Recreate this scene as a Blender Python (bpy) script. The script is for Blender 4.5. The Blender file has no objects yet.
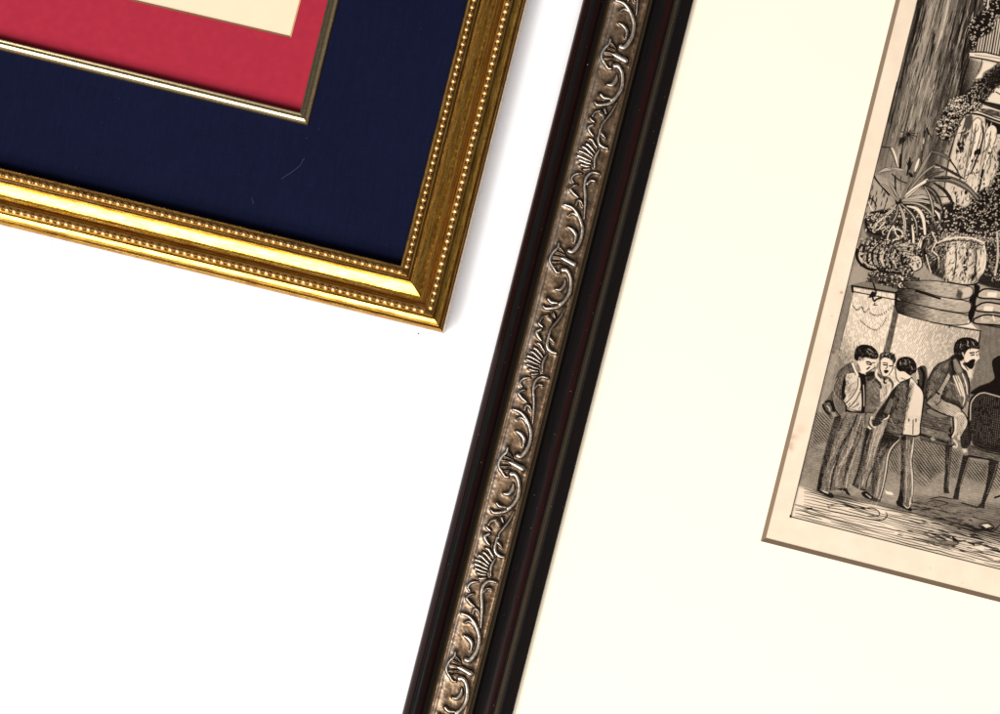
import bpy, math, random
import numpy as np

# ------------------------------------------------------------------ basics
S = 0.0005            # one unit of the working grid is half a millimetre
H = 1.30              # camera height
C = bpy.context.scene.collection
rnd = random.Random(7)
nr = np.random.RandomState(11)

def W(px, py, h=0.0):
    """point of the picture plane, standing h half-millimetres above the table"""
    z = h * S
    k = S * (H - z) / H
    return ((px - 500) * k, (357 - py) * k, z)

def tag(o, label=None, cat=None, kind=None, group=None):
    if label: o['label'] = label
    if cat: o['category'] = cat
    if kind: o['kind'] = kind
    if group: o['group'] = group
    return o

def empty(name, loc):
    o = bpy.data.objects.new(name, None)
    o.empty_display_size = 0.02
    C.objects.link(o); o.location = loc
    return o

def obj(name, verts, faces, mat, parent=None, smooth=False, uv=None, attr=None):
    """verts in world coordinates; parent may sit anywhere (no rotation, unit scale)"""
    off = (0, 0, 0)
    if parent is not None:
        p = parent; off = [0, 0, 0]
        while p is not None:
            for i in range(3): off[i] += p.location[i]
            p = p.parent
    V = np.asarray(verts, dtype=np.float64).reshape(-1, 3) - np.array(off)
    me = bpy.data.meshes.new(name)
    if isinstance(faces, np.ndarray) and faces.ndim == 2 and faces.shape[1] == 4:
        n = len(faces)
        me.vertices.add(len(V)); me.vertices.foreach_set('co', V.astype(np.float32).ravel())
        me.loops.add(n * 4); me.loops.foreach_set('vertex_index', faces.astype(np.int32).ravel())
        me.polygons.add(n)
        me.polygons.foreach_set('loop_start', np.arange(0, 4 * n, 4, dtype=np.int32))
        me.polygons.foreach_set('loop_total', np.full(n, 4, dtype=np.int32))
        me.update(calc_edges=True)
    else:
        me.from_pydata([tuple(v) for v in V], [], [tuple(int(i) for i in f) for f in faces])
        me.update()
    if uv is not None:
        uvl = me.uv_layers.new(name='UVMap')
        li = np.zeros(len(me.loops), dtype=np.int32)
        me.loops.foreach_get('vertex_index', li)
        uvl.data.foreach_set('uv', np.asarray(uv, dtype=np.float32)[li].ravel())
    if attr:
        for k, a in attr.items():
            at = me.attributes.new(k, 'FLOAT', 'POINT')
            at.data.foreach_set('value', np.asarray(a, dtype=np.float32).ravel())
    if smooth:
        me.polygons.foreach_set('use_smooth', [True] * len(me.polygons))
    me.validate()
    me.materials.append(mat)
    o = bpy.data.objects.new(name, me)
    C.objects.link(o)
    if parent is not None: o.parent = parent
    return o

# ------------------------------------------------------------------ materials
class NT:
    def __init__(self, name):
        self.m = bpy.data.materials.new(name); self.m.use_nodes = True
        self.t = self.m.node_tree; self.b = self.t.nodes['Principled BSDF']
    def n(self, typ, **kw):
        x = self.t.nodes.new(typ)
        for k, v in kw.items():
            if k in x.inputs: x.inputs[k].default_value = v
            else: setattr(x, k, v)
        return x
    def l(self, a, b): self.t.links.new(a, b)
    def noise(self, vec, scale, detail=4, rough=0.55):
        x = self.n('ShaderNodeTexNoise'); x.inputs['Scale'].default_value = scale
        x.inputs['Detail'].default_value = detail; x.inputs['Roughness'].default_value = rough
        self.l(vec, x.inputs['Vector']); return x.outputs['Fac']
    def ramp(self, fac, stops, interp='LINEAR'):
        r = self.n('ShaderNodeValToRGB'); cr = r.color_ramp; cr.interpolation = interp
        while len(cr.elements) > 1: cr.elements.remove(cr.elements[0])
        for i, (p, c) in enumerate(stops):
            e = cr.elements[0] if i == 0 else cr.elements.new(p)
            e.position = p
            e.color = (c, c, c, 1) if not hasattr(c, '__len__') else (*c, 1)
        self.l(fac, r.inputs['Fac']); return r.outputs['Color']
    def mix(self, fac, a, b, mode='MIX'):
        x = self.n('ShaderNodeMix', data_type='RGBA', blend_type=mode)
        for s, v in ((x.inputs[0], fac), (x.inputs[6], a), (x.inputs[7], b)):
            if hasattr(v, 'is_linked') or hasattr(v, 'links'): self.l(v, s)
            elif hasattr(v, '__len__'): s.default_value = (*v, 1)
            else: s.default_value = v
        return x.outputs[2]
    def math(self, op, a, b=0.0):
        x = self.n('ShaderNodeMath', operation=op)
        for s, v in ((x.inputs[0], a), (x.inputs[1], b)):
            if hasattr(v, 'links'): self.l(v, s)
            else: s.default_value = v
        return x.outputs[0]
    def mapping(self, vec, scale=(1, 1, 1), rot=(0, 0, 0)):
        x = self.n('ShaderNodeMapping'); x.inputs['Scale'].default_value = scale
        x.inputs['Rotation'].default_value = rot
        self.l(vec, x.inputs['Vector']); return x.outputs['Vector']
    def bump(self, h, strength, dist):
        x = self.n('ShaderNodeBump'); x.inputs['Strength'].default_value = strength
        x.inputs['Distance'].default_value = dist
        self.l(h, x.inputs['Height']); self.l(x.outputs['Normal'], self.b.inputs['Normal'])
    def set(self, **kw):
        for k, v in kw.items():
            k = k.replace('_', ' ')
            s = self.b.inputs[k]
            if hasattr(v, 'links'): self.l(v, s)
            elif hasattr(v, '__len__'): s.default_value = (*v, 1)
            else: s.default_value = v

def srgb(r, g, b):
    f = lambda c: (c / 255 / 12.92) if c / 255 <= 0.04045 else ((c / 255 + 0.055) / 1.055) ** 2.4
    return (f(r), f(g), f(b))

def mat_table():
    m = NT('white_paper_sweep'); g = m.n('ShaderNodeNewGeometry').outputs['Position']
    m.set(Base_Color=m.ramp(m.noise(g, 9, 4), [(0.3, (0.84, 0.83, 0.835)), (0.7, (0.88, 0.87, 0.875))]),
          Roughness=0.7, Specular_IOR_Level=0.25)
    m.bump(m.noise(g, 900, 3), 0.1, 0.0001)
    return m.m

def mat_paper(name, c1, c2, scale=60, rough=0.85, fibre=0.15, spec=0.2):
    m = NT(name); g = m.n('ShaderNodeNewGeometry').outputs['Position']
    f1 = m.noise(g, scale, 5); f2 = m.noise(g, scale * 22, 3, 0.7)
    col = m.mix(m.math('ADD', m.math('MULTIPLY', f1, 0.6), m.math('MULTIPLY', f2, 0.4)), c1, c2)
    m.set(Base_Color=col, Roughness=rough, Specular_IOR_Level=spec)
    m.bump(m.noise(g, 2600, 3, 0.7), fibre, 0.0001)
    return m.m

def mat_navy():
    m = NT('navy_linen_board'); g = m.n('ShaderNodeNewGeometry').outputs['Position']
    rot = m.mapping(g, (1, 1, 1), (0, 0, math.radians(14)))
    rib = m.noise(m.mapping(rot, (1, .12, 1)), 900, 3, 0.6); rib2 = m.noise(m.mapping(rot, (.12, 1, 1)), 900, 2, 0.6)
    f = m.math('ADD', m.math('MULTIPLY', rib, 0.5), m.math('ADD', m.math('MULTIPLY', rib2, 0.25), m.math('MULTIPLY', m.noise(g, 25, 3), 0.25)))
    m.set(Base_Color=m.ramp(f, [(0.34, (0.0036, 0.0050, 0.0180)), (0.64, (0.0056, 0.0072, 0.0245))]), Roughness=0.85, Specular_IOR_Level=0.04)
    m.bump(m.math('ADD', rib, rib2), 0.3, 0.0001)
    return m.m

def mat_gold():
    m = NT('gilt_leaf'); tc = m.n('ShaderNodeUVMap').outputs['UV']
    lng = m.mapping(tc, (0.05, 1, 1))
    streak = m.noise(m.mapping(tc, (0.035, 0.42, 1)), 1.1, 5, 0.72)
    mott = m.noise(m.mapping(tc, (0.14, 0.34, 1)), 1.0, 6, 0.75)
    fine = m.noise(m.mapping(tc, (0.03, 1.6, 1)), 2.2, 2)
    base = m.ramp(streak, [(0.36, (0.38, 0.15, 0.008)), (0.48, (0.76, 0.37, 0.022)), (0.60, (1.0, 0.58, 0.10))])
    spots = m.ramp(mott, [(0.36, 0.35), (0.49, 1.0)])
    col = m.mix(1.0, base, spots, 'MULTIPLY')
    # orange reflection painted on the scoop's inner flank, sunk lines coloured umber
    sep = m.n('ShaderNodeSeparateXYZ'); m.l(tc, sep.inputs[0]); v = sep.outputs['Y']
    warm_refl = m.ramp(m.math('DIVIDE', v, 60), [(0.375, 0.0), (0.40, 1.0), (0.44, 1.0), (0.465, 0.0)])
    col = m.mix(m.math('MULTIPLY', warm_refl, 0.55), col, (0.42, 0.12, 0.01))
    lines = m.ramp(m.math('DIVIDE', v, 60), [(0.055, 0), (0.062, 1), (0.076, 1), (0.083, 0), (0.19, 0), (0.198, 1), (0.218, 1), (0.226, 0),
                   (0.345, 0), (0.352, 1), (0.362, 1), (0.37, 0), (0.71, 0), (0.718, 1), (0.738, 1), (0.746, 0), (0.765, 0), (0.77, .7), (0.78, 0)])
    flute = m.math('MULTIPLY', m.ramp(m.math('FRACT', m.math('DIVIDE', v, 2.15)), [(0.0, 1.0), (0.16, 1.0), (0.3, 0.0)]), m.ramp(m.math('DIVIDE', v, 60), [(0.50, 0), (0.53, .55), (0.70, .55), (0.71, 0)]))
    col = m.mix(flute, col, (0.50, 0.26, 0.03))
    col = m.mix(m.math('MULTIPLY', lines, 0.75), col, (0.07, 0.022, 0.004))
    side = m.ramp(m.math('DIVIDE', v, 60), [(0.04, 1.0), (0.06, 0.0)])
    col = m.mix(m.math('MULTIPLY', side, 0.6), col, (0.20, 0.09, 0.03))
    pit = m.ramp(m.math('DIVIDE', v, 60), [(0.235, 0), (0.25, 1), (0.325, 1), (0.34, 0), (0.752, 0), (0.765, 1), (0.865, 1), (0.875, 0.45), (0.93, 0.45)])  # bead channels darkened in the colour, dimming the reflecting strip beside them
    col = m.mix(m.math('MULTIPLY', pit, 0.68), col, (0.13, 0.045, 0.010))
    m.set(Base_Color=col, Metallic=1.0, Roughness=m.ramp(mott, [(0.3, 0.36), (0.65, 0.20)]), Coat_Weight=1.0, Coat_Roughness=0.13)
    wav = m.n('ShaderNodeTexWave', wave_type='BANDS', bands_direction='Y')
    wav.inputs['Scale'].default_value = 0.26; wav.inputs['Distortion'].default_value = 0.25
    m.l(tc, wav.inputs['Vector'])
    hh = m.math('ADD', m.math('MULTIPLY', wav.outputs['Fac'], 0.5), m.math('MULTIPLY', fine, 0.8))
    m.bump(hh, 0.2, 0.00016)
    return m.m

def mat_bead():
    m = NT('gilt_beads'); g = m.n('ShaderNodeNewGeometry').outputs['Position']
    m.set(Base_Color=m.ramp(m.noise(g, 500, 3), [(0.3, (0.52, 0.27, 0.06)), (0.7, (0.66, 0.41, 0.16))]), Metallic=1.0, Roughness=0.42, Coat_Weight=0.8, Coat_Roughness=0.2)
    return m.m

def mat_fillet():
    m = NT('pale_gold_fillet'); g = m.n('ShaderNodeNewGeometry').outputs['Position']
    m.set(Base_Color=m.ramp(m.noise(g, 700, 4), [(0.3, (0.50, 0.38, 0.20)), (0.7, (0.66, 0.53, 0.31))]), Metallic=1.0, Roughness=0.22)
    m.bump(m.noise(g, 1200, 3), 0.06, 0.0001)
    return m.m

def mat_lacquer():
    m = NT('dark_mahogany_lacquer'); tc = m.n('ShaderNodeUVMap').outputs['UV']
    sep = m.n('ShaderNodeSeparateXYZ'); m.l(tc, sep.inputs[0]); v = m.math('DIVIDE', sep.outputs['Y'], 110)
    K = (0.0055, 0.0045, 0.0045); R = (0.012, 0.0028, 0.0022); B = (0.048, 0.036, 0.022); r2 = (0.0095, 0.0030, 0.0025)
    col = m.ramp(v, [(0.0, R), (0.05, R), (0.065, K), (0.115, K), (0.135, r2), (0.172, r2), (0.182, K), (0.20, K),
                     (0.212, (0.028, 0.018, 0.009)), (0.235, (0.075, 0.05, 0.025)), (0.25, (0.20, 0.13, 0.07)), (0.575, (0.24, 0.155, 0.075)), (0.586, (0.02, 0.012, 0.008)),
                     (0.602, (0.03, 0.02, 0.01)), (0.612, B), (0.622, K), (0.73, K), (0.745, R), (0.79, R), (0.80, K),
                     (0.808, K), (0.815, B), (0.838, B), (0.85, K), (1.0, (0.007, 0.006, 0.005))])
    wear = m.noise(m.mapping(tc, (0.03, 0.5, 1)), 1.4, 4, 0.6)
    col = m.mix(m.ramp(wear, [(0.50, 0.0), (0.72, 0.6)]), col, (0.015, 0.0040, 0.0032))
    chip = m.ramp(m.noise(tc, 0.42, 2, 0.4), [(0.765, 0.0), (0.79, 1.0)])
    col = m.mix(chip, col, (0.35, 0.22, 0.18))
    m.set(Base_Color=col, Roughness=m.ramp(wear, [(0.3, 0.24), (0.7, 0.34)]), Specular_IOR_Level=0.15)
    met = m.ramp(v, [(0.20, 0.0), (0.215, 0.85), (0.575, 0.85), (0.586, 0.0), (0.605, 0), (0.612, 0.7), (0.622, 0.0), (0.81, 0), (0.816, 0.6), (0.838, 0.6), (0.845, 0)])
    m.l(met, m.b.inputs['Metallic'])
    m.bump(m.noise(m.mapping(tc, (0.15, 1, 1)), 1.3, 4), 0.12, 0.0002)
    return m.m

def mat_silver():
    m = NT('rubbed_silver_leaf')
    g = m.n('ShaderNodeNewGeometry').outputs['Position']
    a = m.n('ShaderNodeAttribute', attribute_name='relief').outputs['Fac']
    c = m.n('ShaderNodeAttribute', attribute_name='sunk').outputs['Fac']
    n1 = m.noise(g, 260, 5, 0.65); n2 = m.noise(g, 1500, 4, 0.7)
    field = m.ramp(m.math('ADD', m.math('MULTIPLY', n1, 0.55), m.math('MULTIPLY', n2, 0.45)),
                   [(0.36, (0.080, 0.045, 0.024)), (0.50, (0.27, 0.172, 0.100)), (0.62, (0.48, 0.335, 0.215))])
    col = m.mix(m.math('MULTIPLY', c, 0.95), field, (0.020, 0.013, 0.008))
    col = m.mix(a, col, m.ramp(n2, [(0.35, (0.48, 0.41, 0.33)), (0.6, (0.86, 0.80, 0.72))]))
    m.set(Base_Color=col, Metallic=0.9, Roughness=m.ramp(n2, [(0.3, 0.48), (0.7, 0.30)]))
    m.bump(n2, 0.2, 0.00015)
    return m.m

def mat_print():
    m = NT('engraved_paper'); g = m.n('ShaderNodeNewGeometry').outputs['Position']
    t = m.n('ShaderNodeAttribute', attribute_name='paper_tone').outputs['Fac']
    s = m.n('ShaderNodeAttribute', attribute_name='foxing').outputs['Fac']
    pap = m.ramp(m.noise(g, 90, 5, 0.6), [(0.3, srgb(220, 199, 174)), (0.7, srgb(231, 210, 185))])
    pap = m.mix(s, pap, srgb(150, 95, 60))
    col = m.mix(t, srgb(16, 8, 4), pap)
    m.set(Base_Color=col, Roughness=0.9, Specular_IOR_Level=0.1)
    return m.m

def mat_plain(name, col, rough=0.6, spec=0.3, n=0.15):
    m = NT(name); g = m.n('ShaderNodeNewGeometry').outputs['Position']
    c2 = tuple(min(1, c * (1 - n)) for c in col)
    m.set(Base_Color=m.mix(m.noise(g, 400, 4), col, c2), Roughness=rough, Specular_IOR_Level=spec)
    return m.m

# ------------------------------------------------------------------ frame rails
SIDE = {}
def inset(quad, d):
    """corners of a clockwise-on-screen (y down) quad moved in by d"""
    q = [np.array(p, float) for p in quad]; n = 4; cen = sum(q) / 4
    lines = []
    for i in range(n):
        a, b = q[i], q[(i + 1) % n]; t = (b - a) / np.linalg.norm(b - a)
        nn = np.array([-t[1], t[0]])
        if np.dot(cen - a, nn) < 0: nn = -nn
        lines.append((a + nn * d * SIDE.get((round(quad[0][0], 1), i), 1.0), t))
    out = []
    for i in range(n):
        (p, t), (r, u) = lines[i - 1], lines[i]
        k = np.linalg.solve(np.array([t, -u]).T, r - p)
        out.append(p + t * k[0])
    return out

def make_rail(name, quad, i, prof, mat, parent, refh, seg=1, gap=0.0):
    """mitred moulding between corner i and i+1; prof = [(d, h)]"""
    vs, uv, fs = [], [], []
    j = (i + 1) % 4
    kk = S * (H - refh * S) / H
    m = len(prof)
    for s in range(seg + 1):
        f = s / seg
        for d, h in prof:
            c = inset(quad, d)
            a, b = c[i], c[j]
            L = np.linalg.norm(b - a); t = (b - a) / L
            p = a + t * gap + (b - a - 2 * gap * t) * f
            vs.append(((p[0] - 500) * kk, (357 - p[1]) * kk, h * S))
            o = np.dot(p - np.array(quad[i]), (np.array(quad[j]) - np.array(quad[i])) / np.linalg.norm(np.array(quad[j]) - np.array(quad[i])))
            uv.append((o + i * 977, d))
    for s in range(seg):
        for k in range(m - 1):
            a = s * m + k
            fs.append((a, a + m, a + m + 1, a + 1))
        fs.append((s * m + m - 1, s * m + 2 * m - 1, s * m + m, s * m))   # underside
    fs.append(tuple(range(m))); fs.append(tuple(range(seg * m + m - 1, seg * m - 1, -1)))
    return obj(name, vs, fs, mat, parent, uv=uv)

def finish_rail(o, ang=38):
    me = o.data
    me.polygons.foreach_set('use_smooth', [True] * len(me.polygons))
    me.set_sharp_from_angle(angle=math.radians(ang))

def dense(prof, step=1.0):
    """round the moulding's profile a little between its marked corners"""
    out = [prof[0]]
    for a, b in zip(prof[:-1], prof[1:]):
        n = max(1, int(math.hypot(b[0] - a[0], b[1] - a[1]) / step)) if b[0] > 0.5 and abs(b[0] - a[0]) > 0.4 else 1
        for k in range(1, n + 1):
            f = k / n; out.append((a[0] + (b[0] - a[0]) * f, a[1] + (b[1] - a[1]) * f))
    return out

def flat_ring(name, outer, inner, h, th, bevel, mat, parent, mat_core):
    """mount board with an opening cut at a bevel; returns board, core"""
    vs = []; fs = []
    for q, hh in ((outer, h), (inner, h)):
        for p in q: vs.append(W(p[0], p[1], hh))
    for p in outer:
        x = W(p[0], p[1], h); vs.append((x[0], x[1], (h - th) * S))
    for i in range(4):
        j = (i + 1) % 4
        fs.append((i, j, 4 + j, 4 + i)); fs.append((i, 8 + i, 8 + j, j))
    b = obj(name, vs, fs, mat, parent)
    q2 = inset(inner, bevel)
    vs = [W(p[0], p[1], h) for p in inner] + [W(p[0], p[1], h - th) for p in q2]
    fs = [(i, (i + 1) % 4, 4 + (i + 1) % 4, 4 + i) for i in range(4)]
    obj('cut_bevel', vs, fs, mat_core, b)
    return b

def slab(name, quad, h0, h1, mat, parent=None):
    vs = []
    for h in (h0, h1):
        for p in quad:
            x = W(p[0], p[1], h1); vs.append((x[0], x[1], h * S))
    fs = [(3, 2, 1, 0), (4, 5, 6, 7)] + [(i, (i + 1) % 4, 4 + (i + 1) % 4, 4 + i) for i in range(4)]
    return obj(name, vs, fs, mat, parent)

def quad_from(corner, d1, l1, d2, l2):
    """BR-type corner plus two directions -> quad corner, corner+d1, both, corner+d2"""
    c = np.array(corner, float)
    a = np.array(d1, float); a /= np.linalg.norm(a); b = np.array(d2, float); b /= np.linalg.norm(b)
    return [tuple(c), tuple(c + a * l1), tuple(c + a * l1 + b * l2), tuple(c + b * l2)]

# ------------------------------------------------------------------ the table
M_table = mat_table()
t = 2.6
tb = obj('table_surface', [(-t, -t, 0), (t, -t, 0), (t, t, 0), (-t, t, 0)], [(0, 1, 2, 3)], M_table)
tag(tb, kind='structure')

# ------------------------------------------------------------------ gilt frame
GQ = quad_from((443.2, 333.2), (-443, -108), 980, (84, -333), 1150)
# corners: 0 bottom right, 1 bottom left, 2 top left, 3 top right
gp = [(0, 0), (0, 24), (0.8, 27), (2.2, 28.8), (3.4, 29.6), (3.7, 28.6), (4.5, 28.7), (4.9, 29.4), (6.2, 30.8), (7.4, 31.8), (8.6, 32.5), (9.8, 33.0), (11.3, 33.4),
      (11.7, 32.6), (12.8, 32.6), (13.2, 34.6), (15, 34.8), (19.5, 34.6), (20.4, 34.0), (21.4, 33.4), (22.2, 32.2), (23.4, 30.3), (24.3, 27.8), (24.9, 26.6), (25.5, 26.3),
      (28.0, 26.45), (28.5, 26.2), (29.6, 26.2), (31, 26.95), (33, 27.7), (35, 28.6), (37, 29.6), (39, 30.7), (41, 32.0), (42.4, 33.2), (42.9, 31.9), (44.0, 31.9), (44.4, 33.5),
      (45.4, 33.45), (46.4, 33.4), (46.8, 33.5), (51.8, 33.6), (53.2, 33.4), (54.6, 32.5), (55.6, 31.0), (56.0, 28.5), (56.0, 21.0), (52, 21.0), (52, 4), (8, 0)]
SIDE[(round(GQ[0][0], 1), 3)] = 1.04
M_gold = mat_gold(); M_bead = mat_bead()
cx = W(60, -240, 0)
gilt = empty('framed_picture', (cx[0], cx[1], 0))
tag(gilt, 'picture in a shiny gilt frame with two rows of beads, navy and red mats inside', 'framed picture')

def sphere_tpl(nu=12, nv=6):
    v = []; f = []
    for j in range(nv + 1):
        th = (j / nv) * math.pi * 0.56
        for i in range(nu):
            a = 2 * math.pi * i / nu
            v.append((math.sin(th) * math.cos(a), math.sin(th) * math.sin(a), math.cos(th)))
    for j in range(nv):
        for i in range(nu):
            k = (i + 1) % nu
            f.append((j * nu + i, (j + 1) * nu + i, (j + 1) * nu + k, j * nu + k))
    return np.array(v), np.array(f)
SV, SF = sphere_tpl()
RV = SV.copy()

def bead_row(quad, i, d, h, refh, rail, sp=7.62, r=3.1):
    kk = S * (H - refh * S) / H
    c = inset(quad, d); a, b = c[i], c[(i + 1) % 4]; L = np.linalg.norm(b - a); tt = (b - a) / L; nn = np.array([-tt[1], tt[0]])
    n = int(L / sp) ; V = []; F = []; base = 0
    o0 = (L - (n - 1) * sp) / 2
    for k in range(n):
        for kind in (0, 1):
            s = o0 + k * sp + (0 if kind == 0 else sp / 2)
            if kind == 1 and k == n - 1: continue
            jr = 1 + rnd.uniform(-.05, .05)
            if kind == 0: su, sn, sz = r * 1.04 * jr, r * 0.98 * jr, r * 0.85 * jr
            else: su, sn, sz = 0.6, 1.1, 0.9
            dx = rnd.uniform(-.12, .12)
            P = a + tt * (s + dx)
            X = P[0] + SV[:, 0] * su * tt[0] + SV[:, 1] * sn * nn[0]
            Y = P[1] + SV[:, 0] * su * tt[1] + SV[:, 1] * sn * nn[1]
            Z = h + SV[:, 2] * sz
            V.append(np.stack([(X - 500) * kk, (357 - Y) * kk, Z * S], 1)); F.append(SF + base); base += len(SV)
    return obj('beading', np.concatenate(V), np.concatenate(F)[:, ::-1].copy(), M_bead, rail, smooth=True)

for i in range(4):
    r = make_rail('frame_rail', GQ, i, gp, M_gold, gilt, 30, seg=6, gap=0.12)
    finish_rail(r, 24)
    bead_row(GQ, i, 17.3, 34.9, 30, r)
    bead_row(GQ, i, 49.4, 34.1, 30, r, r=2.95)

# mats of the gilt frame
def uni(p0, dr, du, l1, l2): return quad_from(p0, dr, l1, du, l2)
M_navy = mat_navy()
M_red = mat_paper('red_mat_board', (0.25, 0.011, 0.026), (0.42, 0.024, 0.048), 240, 0.85, 0.3, 0.15)
M_core = mat_plain('tan_board_core', (0.46, 0.31, 0.15), 0.8)
M_art = mat_paper('aged_cream_paper', (0.86, 0.585, 0.40), (0.95, 0.665, 0.465), 60, 0.85, 0.12, 0.15)
FO = quad_from((308.3, 126.3), (-308, -75.5), 700, (31, -126), 840)       # outer edge of the gilt fillet
RO = quad_from((291.0, 38.0), (-164, -38.3), 540, (10, -38.3), 640)          # opening in the red mat
navy = flat_ring('navy_mat', inset(GQ, 53), inset(FO, 1.0), 21.5, 2.0, 0.5, M_navy, gilt, M_core)
red = flat_ring('red_mat', inset(FO, 1.5), RO, 19.0, 1.6, 1.5, M_red, gilt, M_core)
slab('cream_sheet', inset(FO, 3), 15.9, 17.0, M_art, gilt)
slab('backing_board', inset(GQ, 53), 4, 15.6, mat_plain('grey_backing_board', (0.3, 0.26, 0.2)), gilt)
fp = [(0, 21.3), (0.1, 21.8), (1.0, 22.9), (2.0, 24.0), (3.3, 25.15), (4.3, 25.85), (5.4, 26.35), (6.4, 26.6), (7.1, 26.5), (7.5, 25.7), (8.3, 25.7), (8.6, 26.1), (9.8, 26.35), (10.6, 26.5),
      (11.0, 26.4), (11.0, 17.6), (0, 17.6)]
M_fil = mat_fillet()
for i in range(4):
    f = make_rail('fillet', FO, i, fp, M_fil, gilt, 24, seg=1, gap=0.05)
    finish_rail(f, 30)

# ------------------------------------------------------------------ dark frame
DU = (0.2457, -0.9693)      # up the left rail
ex = np.array([-0.2457, 0.9693])
BL = np.array([583.0, 0.0]) + ex * 1010
DQ = [tuple(BL), tuple(BL + np.array([0.2457, -0.9693]) * 1440),
      tuple(BL + np.array([0.2457, -0.9693]) * 1440 + np.array([0.9693, 0.2457]) * 1180), tuple(BL + np.array([0.9693, 0.2457]) * 1180)]
dp = [(0, 0), (0, 17), (0.5, 20.5), (2.5, 23.8), (5, 26.2), (6, 27.2), (6.6, 26.8), (7.4, 27.6), (9.5, 29.2), (11.5, 29.8), (13.5, 29.6), (16, 28.4), (18.5, 26.0), (20, 24.3), (21.2, 24.2),
      (22.0, 25.0), (24.5, 27.6), (27.0, 29.0), (28.5, 29.6), (32, 30.3), (36, 30.9), (44, 31.3), (54, 30.7), (61, 29.8), (62.6, 29.9), (63.6, 29.2), (64.3, 27.2), (65.6, 27.0), (66.4, 28.6), (67.4, 28.6), (68.2, 26.6),
      (69.5, 23.6), (72, 21.4), (75, 20.2), (79, 20.0), (82, 20.6), (85, 21.8), (86.8, 23.2), (87.6, 22.6), (88.4, 22.7), (89, 24.4), (91.3, 24.7), (92.4, 23.6), (93.4, 21.4), (96, 19.2), (100, 18.2), (104, 17.4),
      (106.8, 16.8), (107.6, 15.8), (107.8, 9.2), (100, 9.2), (100, 2), (8, 0)]
M_lac = mat_lacquer()
cx = W(1000, 300, 0)
dark = empty('framed_engraving', (cx[0], cx[1], 0))
tag(dark, 'black and mahogany frame with a silver scrollwork band, cream mat and old engraving', 'framed picture')
rails = []
for i in range(4):
    r = make_rail('frame_rail', DQ, i, [(a, b - (1.8 if 28 < a < 61.5 else 0)) for a, b in dp], M_lac, dark, 26, seg=6, gap=0.1)
    finish_rail(r, 26); rails.append(r)

# ---- embossed scrollwork, as a fine relief sheet on the left rail
def cr(pts, n=6):
    """Catmull-Rom through the points"""
    P = [np.array(p, float) for p in pts]
    if len(P) < 3: return np.array([P[0] + (P[1] - P[0]) * k / 4 for k in range(5)])
    Q = [2 * P[0] - P[1]] + P + [2 * P[-1] - P[-2]]; out = []
    for i in range(1, len(Q) - 2):
        for k in range(n):
            t = k / n; a, b, c, d = Q[i - 1:i + 3]
            out.append(0.5 * ((2 * b) + (c - a) * t + (2 * a - 5 * b + 4 * c - d) * t * t + (3 * b - a - 3 * c + d) * t ** 3))
    out.append(P[-1]); return np.array(out)

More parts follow.
